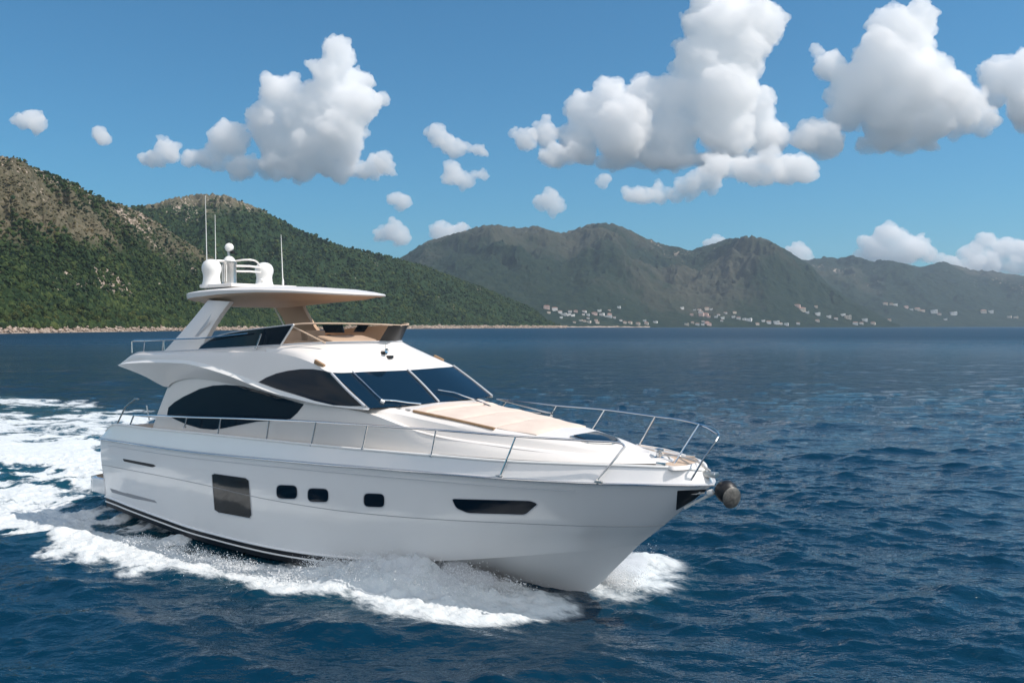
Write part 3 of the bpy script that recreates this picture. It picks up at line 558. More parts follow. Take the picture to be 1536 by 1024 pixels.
def hill(name, sil, shore, ridge, cols, rows, spur, m, back=.5, pw=.85, vegfn=None, rough=1., zmin=-3):
    """height field over columns (bearing) and rows (shore -> ridge -> behind); the ridge reaches the traced skyline"""
    us = np.linspace(sil[0][0], sil[-1][0], cols); S = np.interp(us, *zip(*sil))
    k = np.ones(9)/9; S = np.convolve(np.pad(S, 4, 'edge'), k, 'valid')
    D0 = np.interp(us, *zip(*shore)); D1 = np.interp(us, *zip(*ridge))
    v = np.concatenate([np.linspace(-.03, 1, rows), 1+np.linspace(0, back, rows//5)[1:]])
    U, Vv = np.meshgrid(us, v, indexing='xy')
    D = D0+(D1-D0)*Vv; X = (U-768)/F*D; Y = D.copy()
    Hr = np.maximum((489-S)/F*D1+CH, .5)
    vv = np.clip(Vv, 0, None)
    g = np.where(vv < 1, (vv*.35+.65*sstep(0,1,vv))**pw, 1-((vv-1)*.9)**1.3)
    wx = samp(TN, X, Y, spur*9)*spur*.25; wy = samp(TM, X, Y, spur*9)*spur*.25
    r1 = 1-np.abs(samp(TS, X+wx, Y+wy, spur*8)); r2 = 1-np.abs(samp(TR, X+wy+300, Y+wx, spur*3.1))
    fine = samp(TR, X+50, Y+90, spur*2.)
    amp = np.clip(vv*2.2, 0, 1)*np.clip(1.25-vv*.75, .15, 1)
    Hh = Hr[None]*g*(1+.0*vv)+amp*rough*(Hr[None]*.16*r1+Hr[None]*.06*r2+Hr[None]*.018*fine)
    ang = ((Hh-CH)/D); mx = ang.max(0)
    sc = np.maximum((489-S)/F, .0005)/np.maximum(mx, 1e-5)
    sc = np.convolve(np.pad(sc, 6, 'edge'), np.ones(13)/13, 'valid')
    Hh = Hh*np.clip(sc, .1, 2)[None]
    # ragged scrub on every surface
    Hh += samp(TF, X, Y, 210)*np.clip(vv*8, 0, 1)*rough*(.8 if D0.min() < 2000 else 1.2)
    Hh = np.where(Vv <= 0, -2+0*Hh, np.maximum(Hh, .3+1.2*np.clip(Vv*30, 0, 1)))
    P = np.stack([X, Y, Hh], -1)
    me = mesh_np(name, P.reshape(-1,3), grid_faces(len(v), cols))
    veg, rock = vegfn(U, Vv, X, Y, Hh, (Hh-CH)/D*F, r1)
    attr(me, 'veg', veg); attr(me, 'rock', rock)
    o = link(name, me, m); tag(o, kind='structure')
    return o, P, veg, rock, us, v
def norm01(a): return np.clip(a*.25+.5, 0, 1)
M_NEAR = terrain_mat('scrub and rock', [(.010,.022,.010),(.022,.042,.016),(.05,.07,.025)], [(.062,.062,.038),(.108,.096,.06),(.165,.142,.10)], 1)
M_MID = terrain_mat('wooded slope', [(.012,.028,.013),(.022,.044,.018),(.035,.06,.024)], [(.075,.08,.045),(.12,.11,.07),(.16,.135,.1)], .7)
M_FAR = terrain_mat('far slope', [(.008,.020,.013),(.015,.029,.017),(.025,.038,.022)], [(.034,.042,.030),(.052,.055,.038),(.082,.078,.056)], .22)
def veg_near(U, V, X, Y, H, py, r1):
    n = samp(TN, X, Y, 900)*.35+samp(TR, X+70, Y, 330)*.3
    el = py/254.                                    # 0 shore .. 1 skyline at the left edge
    base = .95-np.clip((el-.30)*2.3, 0, .78)*np.interp(U, [-500,0,150,300,400], [1,1,1,.9,.5])
    veg = np.clip(base+n*.45, 0, 1)
    rk = .5-.0*U+n*0
    shore = np.clip(1-(H-2.0)/3.5, 0, 1)
    patch = np.exp(-((py-72)/20)**2)*np.exp(-((U-150)/90)**2)*.55+np.exp(-((py-150+(U-200)*.75)/14)**2)*((U>170)&(U<330))*.35
    rock = np.clip(samp(TM, X, Y, 260)*.22+.02+patch+(el>.45)*.10*np.clip(1-U/350,0,1)+shore*1.1, 0, 1.2)
    return veg, rock
def veg_mid(U, V, X, Y, H, py, r1):
    n = samp(TN, X, Y, 1100)*.3+samp(TR, X+70, Y, 400)*.2
    top = np.clip((py-150)/40, 0, 1)*((U > 220)&(U < 470))
    shore = np.clip(1-(H-2.5)/6, 0, 1)
    return np.clip(1.0-top*.85+n*.4, 0, 1), np.clip(.05+samp(TM, X, Y, 300)*.10+top*.22+shore*1.1, 0, 1.2)
def veg_far(U, V, X, Y, H, py, r1):
    n = samp(TN, X, Y, 4000)*.5+samp(TR, X+70, Y, 1500)*.3
    return np.clip(.95-py/170*.75+n*.45, 0, 1), np.clip(.02+samp(TM, X, Y, 1500)*.10*np.clip(py/60,0,1)+(U<975)*np.clip(1-(H-1)/7,0,1)*.9, 0, 1)
sil1 = [(-700,190),(-500,180),(-300,200),(-150,212),(-60,222),(0,236),(25,240),(60,255),(95,268),(120,280),(150,297),(175,305),(200,312),(230,330),(270,356),(320,386),(380,424),(440,458),(500,484),(515,488)]
hA, PA, vegA, rockA, usA, vA = hill('hills', sil1, [(-700,520),(0,640),(150,800),(250,960),(515,1500)], [(-700,900),(0,1080),(250,1450),(515,1650)], 900, 330, 60, M_NEAR, vegfn=veg_near)
sil2 = [(60,330),(120,322),(180,313),(215,309),(232,306),(262,298),(285,293),(310,291),(340,293),(365,302),(395,315),(420,328),(450,345),(480,357),(515,370),(560,379),(600,389),(640,400),(680,416),(720,430),(760,446),(800,464),(820,480),(832,486),(850,488)]
hB, PB, vegB, rockB, usB, vB = hill('hills', sil2, [(60,1450),(450,1500),(600,1750),(850,2700)], [(60,2300),(310,2200),(600,2500),(850,2850)], 800, 260, 110, M_MID, vegfn=veg_mid)
sil3 = [(420,470),(520,425),(585,393),(605,385),(640,362),(670,354),(700,345),(720,340),(745,337),(770,341),(790,342),(800,338),(830,347),(845,350),(860,345),(880,338),(905,334),(925,338),(945,346),(965,356),(980,362),(1000,369),(1015,370),(1035,377),(1050,370),(1075,364),(1090,358),(1130,355),(1150,359),(1175,373),(1200,389),(1215,397),(1240,425),(1275,450),(1310,468),(1335,482),(1350,488)]
hC, PC, vegC, rockC, usC, vC = hill('hills', sil3, [(420,3300),(830,3600),(1350,4300)], [(420,5200),(905,5600),(1130,5600),(1350,4700)], 900, 300, 520, M_FAR, vegfn=veg_far, rough=1.5)
sil4 = [(1120,400),(1190,390),(1215,390),(1235,385),(1260,387),(1280,383),(1290,387),(1305,392),(1330,390),(1360,396),(1380,401),(1400,395),(1415,393),(1435,398),(1460,406),(1485,406),(1505,410),(1536,414),(1600,418),(1750,405),(1900,425),(2150,470),(2300,486)]
hD, PD, vegD, rockD, usD, vD = hill('hills', sil4, [(1120,5200),(1536,5600),(2300,6500)], [(1120,7600),(2300,8200)], 800, 220, 800, M_FAR, vegfn=veg_far, rough=1.4)

# scrub and trees clothing the near slopes: nobody could count them
def ico(sub):
    bm = bmesh.new(); bmesh.ops.create_icosphere(bm, subdivisions=sub, radius=1)
    V = np.array([v.co[:] for v in bm.verts]); Fc = np.array([[v.index for v in f.verts] for f in bm.faces]); bm.free(); return V, Fc
IV, IF = ico(2); IV1, IF1 = ico(1)
def scatter(name, P, wgt, n, smin, smax, m, seed, hk=.9, lay=None):
    r = np.random.default_rng(seed); w_ = wgt[:-1,:-1].ravel().copy()
    A = P[:-1,:-1].reshape(-1,3); dx = np.linalg.norm(P[:-1,1:]-P[:-1,:-1], axis=2).ravel(); dy = np.linalg.norm(P[1:,:-1]-P[:-1,:-1], axis=2).ravel()
    w_ = w_*dx*dy; w_ /= w_.sum(); idx = r.choice(len(A), n, p=w_)
    p = A[idx]+r.random((n,1))*(P[:-1,1:]-P[:-1,:-1]).reshape(-1,3)[idx]+r.random((n,1))*(P[1:,:-1]-P[:-1,:-1]).reshape(-1,3)[idx]
    s = smin+(smax-smin)*r.random(n)**2.5
    nv = len(IV1); V = np.repeat(IV1[None], n, 0)*(1+.28*r.standard_normal((n,nv,1)).clip(-1.5,1.5))
    V = V*(s[:,None]*(.8+.5*r.random((n,3))))[:,None,:]*np.array([1,1,hk])
    V += p[:,None,:]+np.array([0,0,.35])*s[:,None,None]
    Fc = (IF1[None]+(np.arange(n)*nv)[:,None,None]).reshape(-1,3)
    me = mesh_np(name, V.reshape(-1,3), Fc, False); attr(me, 'tone', np.repeat(r.random(n), nv))
    return tag(link(name, me, m), kind='stuff')
def leaf_mat(name, cols):
    m = bpy.data.materials.new(name); m.use_nodes = True; t = m.node_tree; N = t.nodes; L = t.links.new; b = N['Principled BSDF']
    b.inputs['Roughness'].default_value = .9; b.inputs['Specular IOR Level'].default_value = .15
    at = N.new('ShaderNodeAttribute'); at.attribute_name = 'tone'; g = N.new('ShaderNodeNewGeometry'); n = N.new('ShaderNodeTexNoise'); n.inputs['Scale'].default_value = .8; n.inputs['Detail'].default_value = 4
    L(g.outputs['Position'], n.inputs['Vector'])
    a = N.new('ShaderNodeMath'); a.operation = 'ADD'; L(at.outputs['Fac'], a.inputs[0]); L(n.outputs['Fac'], a.inputs[1])
    a2 = N.new('ShaderNodeMath'); a2.operation = 'MULTIPLY'; L(a.outputs[0], a2.inputs[0]); a2.inputs[1].default_value = .5
    r = N.new('ShaderNodeValToRGB'); e = r.color_ramp.elements; e[0].position = .2; e[0].color = (*cols[0],1); e[1].position = .8; e[1].color = (*cols[2],1); x = e.new(.5); x.color = (*cols[1],1)
    L(a2.outputs[0], r.inputs['Fac'])
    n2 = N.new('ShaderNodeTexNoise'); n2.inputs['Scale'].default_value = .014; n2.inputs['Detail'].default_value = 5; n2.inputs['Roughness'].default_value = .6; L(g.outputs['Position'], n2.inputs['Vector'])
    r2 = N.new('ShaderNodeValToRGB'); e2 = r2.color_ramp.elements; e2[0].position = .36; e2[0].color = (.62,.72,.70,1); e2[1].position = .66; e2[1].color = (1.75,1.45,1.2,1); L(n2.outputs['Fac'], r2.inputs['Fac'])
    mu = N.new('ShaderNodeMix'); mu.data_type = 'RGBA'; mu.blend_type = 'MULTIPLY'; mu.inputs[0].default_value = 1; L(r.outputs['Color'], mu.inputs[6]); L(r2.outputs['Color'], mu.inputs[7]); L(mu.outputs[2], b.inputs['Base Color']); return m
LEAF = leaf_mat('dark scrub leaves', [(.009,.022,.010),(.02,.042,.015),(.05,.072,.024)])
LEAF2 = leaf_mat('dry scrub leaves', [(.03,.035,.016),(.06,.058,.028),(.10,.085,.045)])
vis = lambda V: (V[:,None] > .02)*(V[:,None] < 1.05)
lowA = np.clip(1.6-(PA[:,:,2]-5)/60, .25, 1.6)*(PA[:,:,2] > 5)
inview = ((PA[:,:,0]/PA[:,:,1]*F+768) > -260)
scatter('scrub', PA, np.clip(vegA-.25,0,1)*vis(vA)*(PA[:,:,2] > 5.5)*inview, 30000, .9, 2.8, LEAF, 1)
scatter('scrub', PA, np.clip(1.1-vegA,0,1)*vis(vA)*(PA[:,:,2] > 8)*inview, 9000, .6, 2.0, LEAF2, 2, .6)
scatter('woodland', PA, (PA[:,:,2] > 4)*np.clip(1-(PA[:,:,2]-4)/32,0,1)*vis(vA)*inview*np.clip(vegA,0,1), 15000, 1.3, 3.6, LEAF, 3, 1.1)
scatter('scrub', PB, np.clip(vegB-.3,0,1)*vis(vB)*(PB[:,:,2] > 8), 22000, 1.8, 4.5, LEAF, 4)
# shoreline boulders
ROCK = noisy(mat('shore rock', rough=.9, spec=.2), (.22,.165,.125), (.50,.41,.34), .35, 5, .6, 1.2, .3)
def boulders(name, P, n, smin, smax, hmax, seed):
    wgt = (P[:,:,2] > .2)*(P[:,:,2] < hmax)*1.0
    o = scatter(name, P, wgt, n, smin, smax, ROCK, seed, .6); return o
boulders('shore_rocks', PA, 2600, .5, 2.3, 4.5, 5); boulders('shore_rocks', PB, 1800, .8, 3.6, 5.5, 6)

# ------------------------------------------------------------------ haze: the air over the bay
hz = bpy.data.materials.new('haze'); hz.use_nodes = True; t = hz.node_tree; t.nodes.remove(t.nodes['Principled BSDF'])
pv = t.nodes.new('ShaderNodeVolumePrincipled'); pv.inputs['Color'].default_value = (.70,.84,1,1); pv.inputs['Density'].default_value = 4.5e-5; pv.inputs['Anisotropy'].default_value = .2
t.links.new(pv.outputs[0], t.nodes['Material Output'].inputs['Volume'])
bm = bmesh.new(); bmesh.ops.create_cube(bm, size=1, matrix=Matrix.Translation((0, 5000, 497)) @ Matrix.Diagonal((30000, 12400, 1006, 1)))
me = bpy.data.meshes.new('haze'); bm.to_mesh(me); bm.free(); tag(link('haze', me, hz), kind='stuff')

# ------------------------------------------------------------------ villages on the far shore
def grid_bvh(P): 
    r, c = P.shape[:2]; return BVHTree.FromPolygons([tuple(v) for v in P.reshape(-1,3)], [tuple(f) for f in grid_faces(r, c)], epsilon=0)
bC = grid_bvh(PC[::2,::2]); bD = grid_bvh(PD[::2,::2]); bB = grid_bvh(PB[::2,::2])
WALLS = [mat('white render', (.82,.80,.76), .8), mat('cream render', (.74,.64,.52), .8), mat('pink render', (.72,.52,.45), .8)]
ROOFS = [noisy(mat('clay tile roof', rough=.85), (.34,.17,.12), (.46,.26,.19), .6), noisy(mat('pale flat roof', rough=.85), (.52,.50,.47), (.62,.60,.57), .6)]
PANE = mat('far window glass', (.03,.04,.05), .2)
def house_mesh(kind):
    """unit house: walls 1 x .7 x .5 with window openings, hipped or flat roof"""
    bm = bmesh.new(); bmesh.ops.create_cube(bm, size=1, matrix=Matrix.Translation((0,0,.20)) @ Matrix.Diagonal((1,.7,.8,1)))
    if kind: bmesh.ops.create_cube(bm, size=1, matrix=Matrix.Translation((.32,-.12,.62)) @ Matrix.Diagonal((.34,.44,.2,1)))
    nw = len(bm.faces)
    for i in range(4):
        for j in range(2): bmesh.ops.create_cube(bm, size=1, matrix=Matrix.Translation((-.36+.24*i, -.352, .12+.26*j)) @ Matrix.Diagonal((.09,.012,.13,1)))
    bm.faces.ensure_lookup_table()
    for f in bm.faces[nw:]: f.material_index = 1
    wl = bpy.data.meshes.new('wall'); bm.to_mesh(wl); bm.free()
    bm = bmesh.new()
    if kind == 0:
        v = [bm.verts.new(p) for p in ((-.55,-.40,.6),(.55,-.40,.6),(.55,.40,.6),(-.55,.40,.6),(-.3,0,.74),(.3,0,.74))]
        for f in ((0,1,5,4),(1,2,5),(2,3,4,5),(3,0,4),(3,2,1,0)): bm.faces.new([v[i] for i in f])
    else: bmesh.ops.create_cube(bm, size=1, matrix=Matrix.Translation((-.16,0,.615)) @ Matrix.Diagonal((.72,.74,.05,1)))
    rf = bpy.data.meshes.new('roof'); bm.to_mesh(rf); bm.free()
    return wl, rf
HM = {}
for kk in (0, 1):
    for wi in range(3):
        a, b_ = house_mesh(kk); a.materials.append(WALLS[wi]); a.materials.append(PANE); b_.materials.append(ROOFS[kk]); HM[kk, wi] = (a, b_)
HP = [(820,462.5,9,0,2),(832,465,8,0,0),(840,469,6,0,0),(846,473,8,1,0),(853,473,6,1,0),(859,473.5,6,1,0),(855,468,6,0,0),(863.5,468,6,0,2),(876.5,468,6,0,0),(882,473,5,1,0),(875,472,4,0,0),(891.5,471.5,8,0,2),(899,466.5,6,1,0),(903,473,7,1,0),(909,475,5,1,0),(914,472.8,6,0,2),(915,476,6,1,0),(921.7,477,4,0,0),(928.5,461.6,5,1,0),(841.7,476.6,4,1,0),(823,469.4,5,0,1),(914,466,4,0,1),(871,481,5,1,1),(876.5,482.4,5,0,1),(883.4,483.7,6,1,1),(894,481,5,0,1),(895.7,484.4,6,0,1),(882,478,4,0,0),(861.5,483.7,4,0,1),(931,481,4,0,0),(937,484.4,5,0,1),(945,485,6,0,1),(966.8,481.7,5,1,0),(983,483.7,6,1,0),(969.5,486.3,6,0,1),(957,486.5,6,0,1),
(1023,463,5,1,0),(1042,465.6,4,1,0),(1066.7,464.6,4,1,0),(1049,466,5,0,0),(1060,464,6,0,1),(1052,473,7,1,2),(1058,473.5,9,0,2),(1037.3,472.8,5,0,2),(1063,476,5,0,2),(1051,469.4,7,0,0),(1074,475.8,5,1,0),(1077.7,472.8,3,0,0),(1083.8,477.6,5,1,0),(1088,470,5,0,0),(1101.6,469.4,5,0,1),(1082.5,481.7,4,0,0),(1100,476.2,5,1,0),(1107.8,478.3,6,0,0),(1116,479.6,5,1,0),(1123.5,480.7,8,1,0),(1144.7,481.7,5,1,0),(1153,484.4,6,0,0),(1164.5,485,8,1,0),(1170.6,486,5,0,0),(1179.5,487.3,6,1,0),(1054.4,482.6,4,0,0),(1060,485,6,0,2),(1063,487.3,7,0,2),(1054,487.3,5,1,0),(1046,487.2,6,0,0),(1030,487.2,7,1,1),(1038.7,485,5,0,1),(1135.8,486.5,5,0,1),(1197,485.8,5,0,0),
(1196,460,8,0,2),(1203,466,9,0,1),(1211,469.4,5,1,0),(1226,472,7,1,0),(1243,476,6,1,0),(1224,461,5,0,1),(1226,482,6,0,1),(1264.5,473.4,6,1,0),(1272,477.5,9,1,1),(1297,481,7,1,0),(1309.5,486,6,0,1),(1283,486.5,7,0,0),(1254,479,5,0,0),(1292,486,5,0,0),(1334,481,5,0,1),(1328,457,6,0,1),(1337,457.5,5,0,1),(1343,458,5,1,0),(1359,461.6,5,0,2),(1367,465,3,1,0),(1376,465.6,7,0,1),(1384,467,5,0,1),(1401,468.7,8,1,0),(1408.6,472,5,0,1),(1430,471.5,8,1,0),(1418,479.6,3,1,0),(1475,468.7,7,0,1),(1486,468.7,6,1,0),(1514,476,5,1,1),(1524,477,5,1,1)]
special = {(1058,473.5):'broad pink house with red roof, largest in the middle village across the bay', (928.5,461.6):'lone white flat-roofed house on the slope above the left village', (1023,463):'lone white flat-roofed house on the slope left of the middle village', (1430,471.5):'wide white flat-roofed house standing by itself near the right end of the coast', (820,462.5):'long pink house with red roof at the left end of the far villages', (1272,477.5):'long cream flat-roofed house on the coast right of the steep spur', (1196,460):'pink house with red roof highest on the foot of the steep spur'}
def where(px):
    return ('in the village beyond the headland tip' if px < 1005 else 'in the middle village across the bay' if px < 1190 else 'at the foot of the steep spur' if px < 1320 else 'on the coast at the far right')
_hr = random.Random(5)
for (px, py, wpx, kind, wi) in HP:
    cp = math.atan(23/F); d = Vector(((px-768)/F, math.cos(cp)+(512-py)/F*math.sin(cp), (512-py)/F*math.cos(cp)-math.sin(cp))).normalized()
    best = None
    for bv in (bB, bC, bD):
        h = bv.ray_cast(Vector((0,0,CH)), d)
        if h[0] is not None and (best is None or h[3] < best[1]): best = (h[0], h[3])
    if best is None: continue
    p, dist = best; size = max(wpx*.98, 4.2)*dist/F
    wl, rf = HM[kind, wi]
    o = empty('house', (p.x, p.y, p.z-.05*size), _hr.uniform(-.35,.35)+(px-768)/F*-.6); o.scale = (size, size, size*_hr.uniform(.62,.85))
    col = ('white','cream','pink')[wi]; rn = 'a red tiled roof' if kind == 0 else 'a pale flat roof'
    tag(o, special.get((px,py), 'small %s house with %s %s' % (col, rn, where(px))), 'house', None if (px,py) in special else 'houses '+where(px))
    for nm, me_ in (('wall', wl), ('roof', rf)):
        c_ = bpy.data.objects.new(nm, me_); C.objects.link(c_); c_.parent = o
# ------------------------------------------------------------------ single trees along the near shore
BARK = noisy(mat('bark', rough=.9), (.07,.05,.035), (.13,.10,.07), 2)
def tree_meshes(seed):
    r = np.random.default_rng(seed); V, Fs = tube_geo([(0,0,-.5),(.1,0,1.5),(.15,.1,3.0),(.1,.2,4.2)], [.22,.17,.11,.05], 7); base = len(V); V = [tuple(v) for v in V]
    for k in range(5):
        a = k*1.3+r.random(); v2, f2 = tube_geo([(.1,.05,1.6+.4*k),(.1+.9*math.cos(a),.05+.9*math.sin(a),2.4+.45*k),(.1+1.5*math.cos(a),1.5*math.sin(a),2.9+.45*k)], [.08,.05,.02], 5); o = len(V); V += [tuple(v) for v in v2]; Fs = list(Fs)+[tuple(i+o for i in f) for f in f2]
    tm = bpy.data.meshes.new('trunk'); tm.from_pydata(V, [], Fs); tm.materials.append(BARK)
    n = 150; q = r.standard_normal((n,3)); q /= np.linalg.norm(q, axis=1)[:,None]; rad = .55+.45*r.random((n,1))
    c_ = q*rad*np.array([1.9,1.9,1.7])*(1+.25*np.sin(q[:,:1]*4+seed))+np.array([0,0,3.7]); s = .28+.32*r.random(n)
    Vc = np.repeat(IV[None], n, 0)*(1+.35*r.standard_normal((n,42,1)).clip(-1.4,1.4))*s[:,None,None]+c_[:,None,:]
    Fc = (IF[None]+(np.arange(n)*42)[:,None,None]).reshape(-1,3); cm_ = mesh_np('crown', Vc.reshape(-1,3), Fc, False); attr(cm_, 'tone', np.repeat(r.random(n), 42)); cm_.materials.append(LEAF if seed % 2 else LEAF3)
    return tm, cm_
LEAF3 = leaf_mat('olive tree leaves', [(.018,.034,.012),(.04,.06,.02),(.085,.10,.036)])
TM_ = [tree_meshes(k) for k in range(6)]
bA = grid_bvh(PA)
_tr = random.Random(9)
for k in range(74):
    u = -20+k*4.1+_tr.uniform(-3,3)
    if u > 272: break
    ci = int(np.clip(np.searchsorted(usA, u), 0, len(usA)-1)); col_ = PA[:,ci]; lim = _tr.uniform(5.5, 17); ri = int(np.argmax(col_[:,2] > lim)); p = col_[ri]
    o = empty('tree', tuple(p-np.array([0,0,.3])), _tr.uniform(0,6)); sc_ = _tr.uniform(.95,1.75); o.scale = (sc_*_tr.uniform(.9,1.2), sc_, sc_*_tr.uniform(.85,1.15))
    i_ = k % 6; tag(o, ('dark green' if i_ % 2 else 'olive green')+' leafy tree in the wood above the stony shore of the headland', 'tree', 'trees along the headland shore')
    for nm, me_ in zip(('trunk','crown'), TM_[i_]):
        c_ = bpy.data.objects.new(nm, me_); C.objects.link(c_); c_.parent = o
# ------------------------------------------------------------------ clouds
CM = bpy.data.materials.new('cloud'); CM.use_nodes = True; t = CM.node_tree; t.nodes.remove(t.nodes['Principled BSDF'])
vs = t.nodes.new('ShaderNodeVolumePrincipled'); vs.inputs['Color'].default_value = (1,1,1,1); vs.inputs['Density'].default_value = .0065; vs.inputs['Anisotropy'].default_value = .0
t.links.new(vs.outputs[0], t.nodes['Material Output'].inputs['Volume'])
def cloud(blobs, D, label, seed, base=None, dens=None):
    r = np.random.default_rng(seed); px = D/F; cx = np.mean([b[0] for b in blobs]); S = []
    def P(a, b, dy): return np.array([(a-768)*px, D+dy, CH+(489-b)*px])
    def grow(c, R, lev, bz):
        S.append((c, R))
        if lev == 0:
            for _ in range(2):
                d = r.standard_normal(3); d /= np.linalg.norm(d); d[2] = abs(d[2])*.9; c3 = c+d*R*1.02
                if bz is None or c3[2]-R*.3 > bz: S.append((c3, R*(.25+.25*r.random())))
            return
        for _ in range(11 if lev == 2 else 9):
            d = r.standard_normal(3); d /= np.linalg.norm(d)
            if d[2] < -.25: d[2] *= -1
            rr = R*(.22+.30*r.random()**1.5); c2 = c+d*(R-rr*.62)*np.array([1,1,.95])
            if bz is not None and c2[2]-rr*.6 < bz: c2[2] = bz+rr*.6
            grow(c2, rr, lev-1, bz)
    bz = None if base is None else CH+(489-base)*px
    for bl in blobs:
        a, b, R = bl[:3]; st = bl[3] if len(bl) > 3 else 1
        for q in np.linspace(-(st-1), st-1, max(1, int(round((st-1)*2.2))+1)): grow(P(a+q*R, b+abs(q)*R*.12, r.uniform(-.6, .6)*R*px*1.2), R*px*.97*r.uniform(.88,1.06), 2 if R > 13 else 1, bz)
    bm = bmesh.new()
    V = []; Fs = []; o = 0
    for c, R in S: V.append(IV*R+c); Fs.append(IF+o); o += len(IV)
    V = np.concatenate(V); Fs = np.concatenate(Fs); org = np.array(P(cx, base or 200, 0)); V -= org
    if bz is not None: zz = bz-org[2]; V[:,2] = np.where(V[:,2] < zz, zz+(V[:,2]-zz)*.22, V[:,2])
    me = mesh_np('cloud', V, Fs); o = link('cloud', me); o.location = org
    md = o.modifiers.new('r', 'REMESH'); md.mode = 'VOXEL'; md.voxel_size = max(1.5*px, 10)
    dg = bpy.context.evaluated_depsgraph_get(); me2 = bpy.data.meshes.new_from_object(o.evaluated_get(dg)); o.modifiers.clear(); o.data = me2
    n = len(me2.vertices); co = np.empty(n*3, np.float32); me2.vertices.foreach_get('co', co); co = co.reshape(-1,3)
    nr = np.empty(n*3, np.float32); me2.vertices.foreach_get('normal', nr); nr = nr.reshape(-1,3); q = co.astype(float)
    k = px*26
    dsp = samp(CT, q[:,0]+q[:,1]*.6, q[:,2]+q[:,1]*.45, k*9)+samp(CT2, q[:,1]-q[:,2]*.3, q[:,2]*.7+q[:,0]*.5, k*5)*.6
    big = samp(CT3, q[:,0]*.9+q[:,1]*.5+q[:,2]*.3, q[:,2]-q[:,1]*.6+q[:,0]*.15, px*300)
    co = co+nr*((dsp*1.6+big*3.0*min(1, 40/len(blobs)+.1))*px)[:,None]; me2.vertices.foreach_set('co', co.astype(np.float32).ravel()); me2.update()
    if True:                                             # a second pass merges folds, then little voids inside are dropped
        o.data = me2; md = o.modifiers.new('r', 'REMESH'); md.mode = 'VOXEL'; md.voxel_size = max(1.3*px, 10)
        me2 = bpy.data.meshes.new_from_object(o.evaluated_get(bpy.context.evaluated_depsgraph_get())); o.modifiers.clear(); o.data = me2
    ne = len(me2.edges); ed = np.empty(ne*2, np.int32); me2.edges.foreach_get('vertices', ed); ed = ed.reshape(-1,2); lab = np.arange(len(me2.vertices))
    for _ in range(400):
        m_ = np.minimum(lab[ed[:,0]], lab[ed[:,1]]); l2 = lab.copy(); np.minimum.at(l2, ed[:,0], m_); np.minimum.at(l2, ed[:,1], m_); l2 = l2[l2]; l2 = l2[l2]
        if (l2 == lab).all(): break
        lab = l2
    cnt = np.bincount(lab, minlength=len(lab)); bad = cnt[lab] < max(30, .012*len(lab))
    if bad.any():
        bm = bmesh.new(); bm.from_mesh(me2); bm.verts.ensure_lookup_table(); bmesh.ops.delete(bm, geom=[bm.verts[i] for i in np.nonzero(bad)[0]], context='VERTS'); bm.to_mesh(me2); bm.free()
    me2.polygons.foreach_set('use_smooth', np.ones(len(me2.polygons), bool)); me2.update(); me2.materials.clear(); me2.materials.append(CM)
    return tag(o, label, 'cloud', 'clouds over the bay')
CT3 = tile(512, 1.7, 53, lo=4); CT = tile(512, 1.35, 51, lo=4); CT2 = tile(512, 1.1, 52, lo=6)
cloud([(505,160,38),(470,225,40),(520,240,24),(508,92,30),(500,115,30),(522,125,32),(490,150,40),(430,148,36),(470,185,50),(545,165,36),(400,185,32),(420,215,40),(350,212,28),(520,205,42),(325,222,22),(300,238,14,1.6),(250,226,20),(228,240,14,1.4),(568,250,20,1.5),(500,252,18,3.5),(400,250,18,3.2),(345,246,14,2),(572,152,10),(588,258,10)], 13500, 'towering white cloud above the left headland, its base stretching left in a low puff', 1, 267)
cloud([(1080,50,46),(1080,150,50),(1010,200,50),(930,205,44),(1085,8,52),(1130,42,44),(1045,40,26),(1170,34,13),(1055,100,52),(1105,90,42),(1010,145,38),(1070,150,50),(965,150,36),(915,150,34),(880,165,34),(930,195,42),(870,205,36),(820,200,24),(790,212,20),(772,198,10),(818,182,9),(1000,210,50),(1080,205,46),(1135,165,32),(1150,205,32),(1220,208,28,1.4),(1255,215,18),(850,235,18,2.5),(960,238,18,3.5),(1090,238,18,4)], 13500, 'largest white cloud, heaped up to the top of the picture right of the middle', 2, 248)
cloud([(1338,92,42),(1345,175,42),(1335,55,38),(1362,50,34),(1372,85,28),(1305,95,42),(1250,98,26),(1228,80,12),(1290,140,48),(1350,135,48),(1400,150,40),(1440,162,34),(1475,182,18),(1320,180,42),(1385,190,34),(1270,175,30),(1340,212,16,4),(1450,195,16,2)], 13800, 'tall white cloud near the right side with two bulging tops', 3, 226)
cloud([(1510,108,32),(1545,120,50),(1495,140,22),(1580,160,50),(1530,160,30)], 14000, 'white cloud cut off by the right edge of the picture', 4, 185)
cloud([(1192,252,24,1.4),(1150,246,24),(1120,262,18,1.5),(1060,272,15,1.6),(1030,280,18,1.3),(1002,291,12,1.8),(955,293,15,1.7),(985,285,14),(1098,252,22,2.2),(1150,266,14,2.4),(1208,268,10,1.3),(905,270,11)], 12500, 'flat white cloud beneath the largest cloud', 5, 304)
cloud([(655,205,16),(672,214,15),(690,220,15,1.3),(716,226,12,1.4),(640,204,9)], 14500, 'small white cloud between the two towering ones, upper of a pair', 6, 236)
cloud([(680,258,14),(674,268,12),(718,262,12,1.3),(695,270,9,2)], 12700, 'small white cloud between the two towering ones, lower of a pair', 7, 279)
cloud([(828,296,13),(842,303,11,1.2),(812,303,10,1.3),(826,308,8,2.5)], 12500, 'small round white cloud under the left end of the largest cloud', 8, 316)
cloud([(50,174,13),(68,182,11,1.3),(36,182,10,1.4),(52,187,8,2.6)], 14500, 'small white cloud high at the left edge above the brown slope', 9, 194)
cloud([(150,204,9,1.2),(157,209,6)], 14500, 'tiny white cloud wisp left of the tall left cloud', 10, 216)
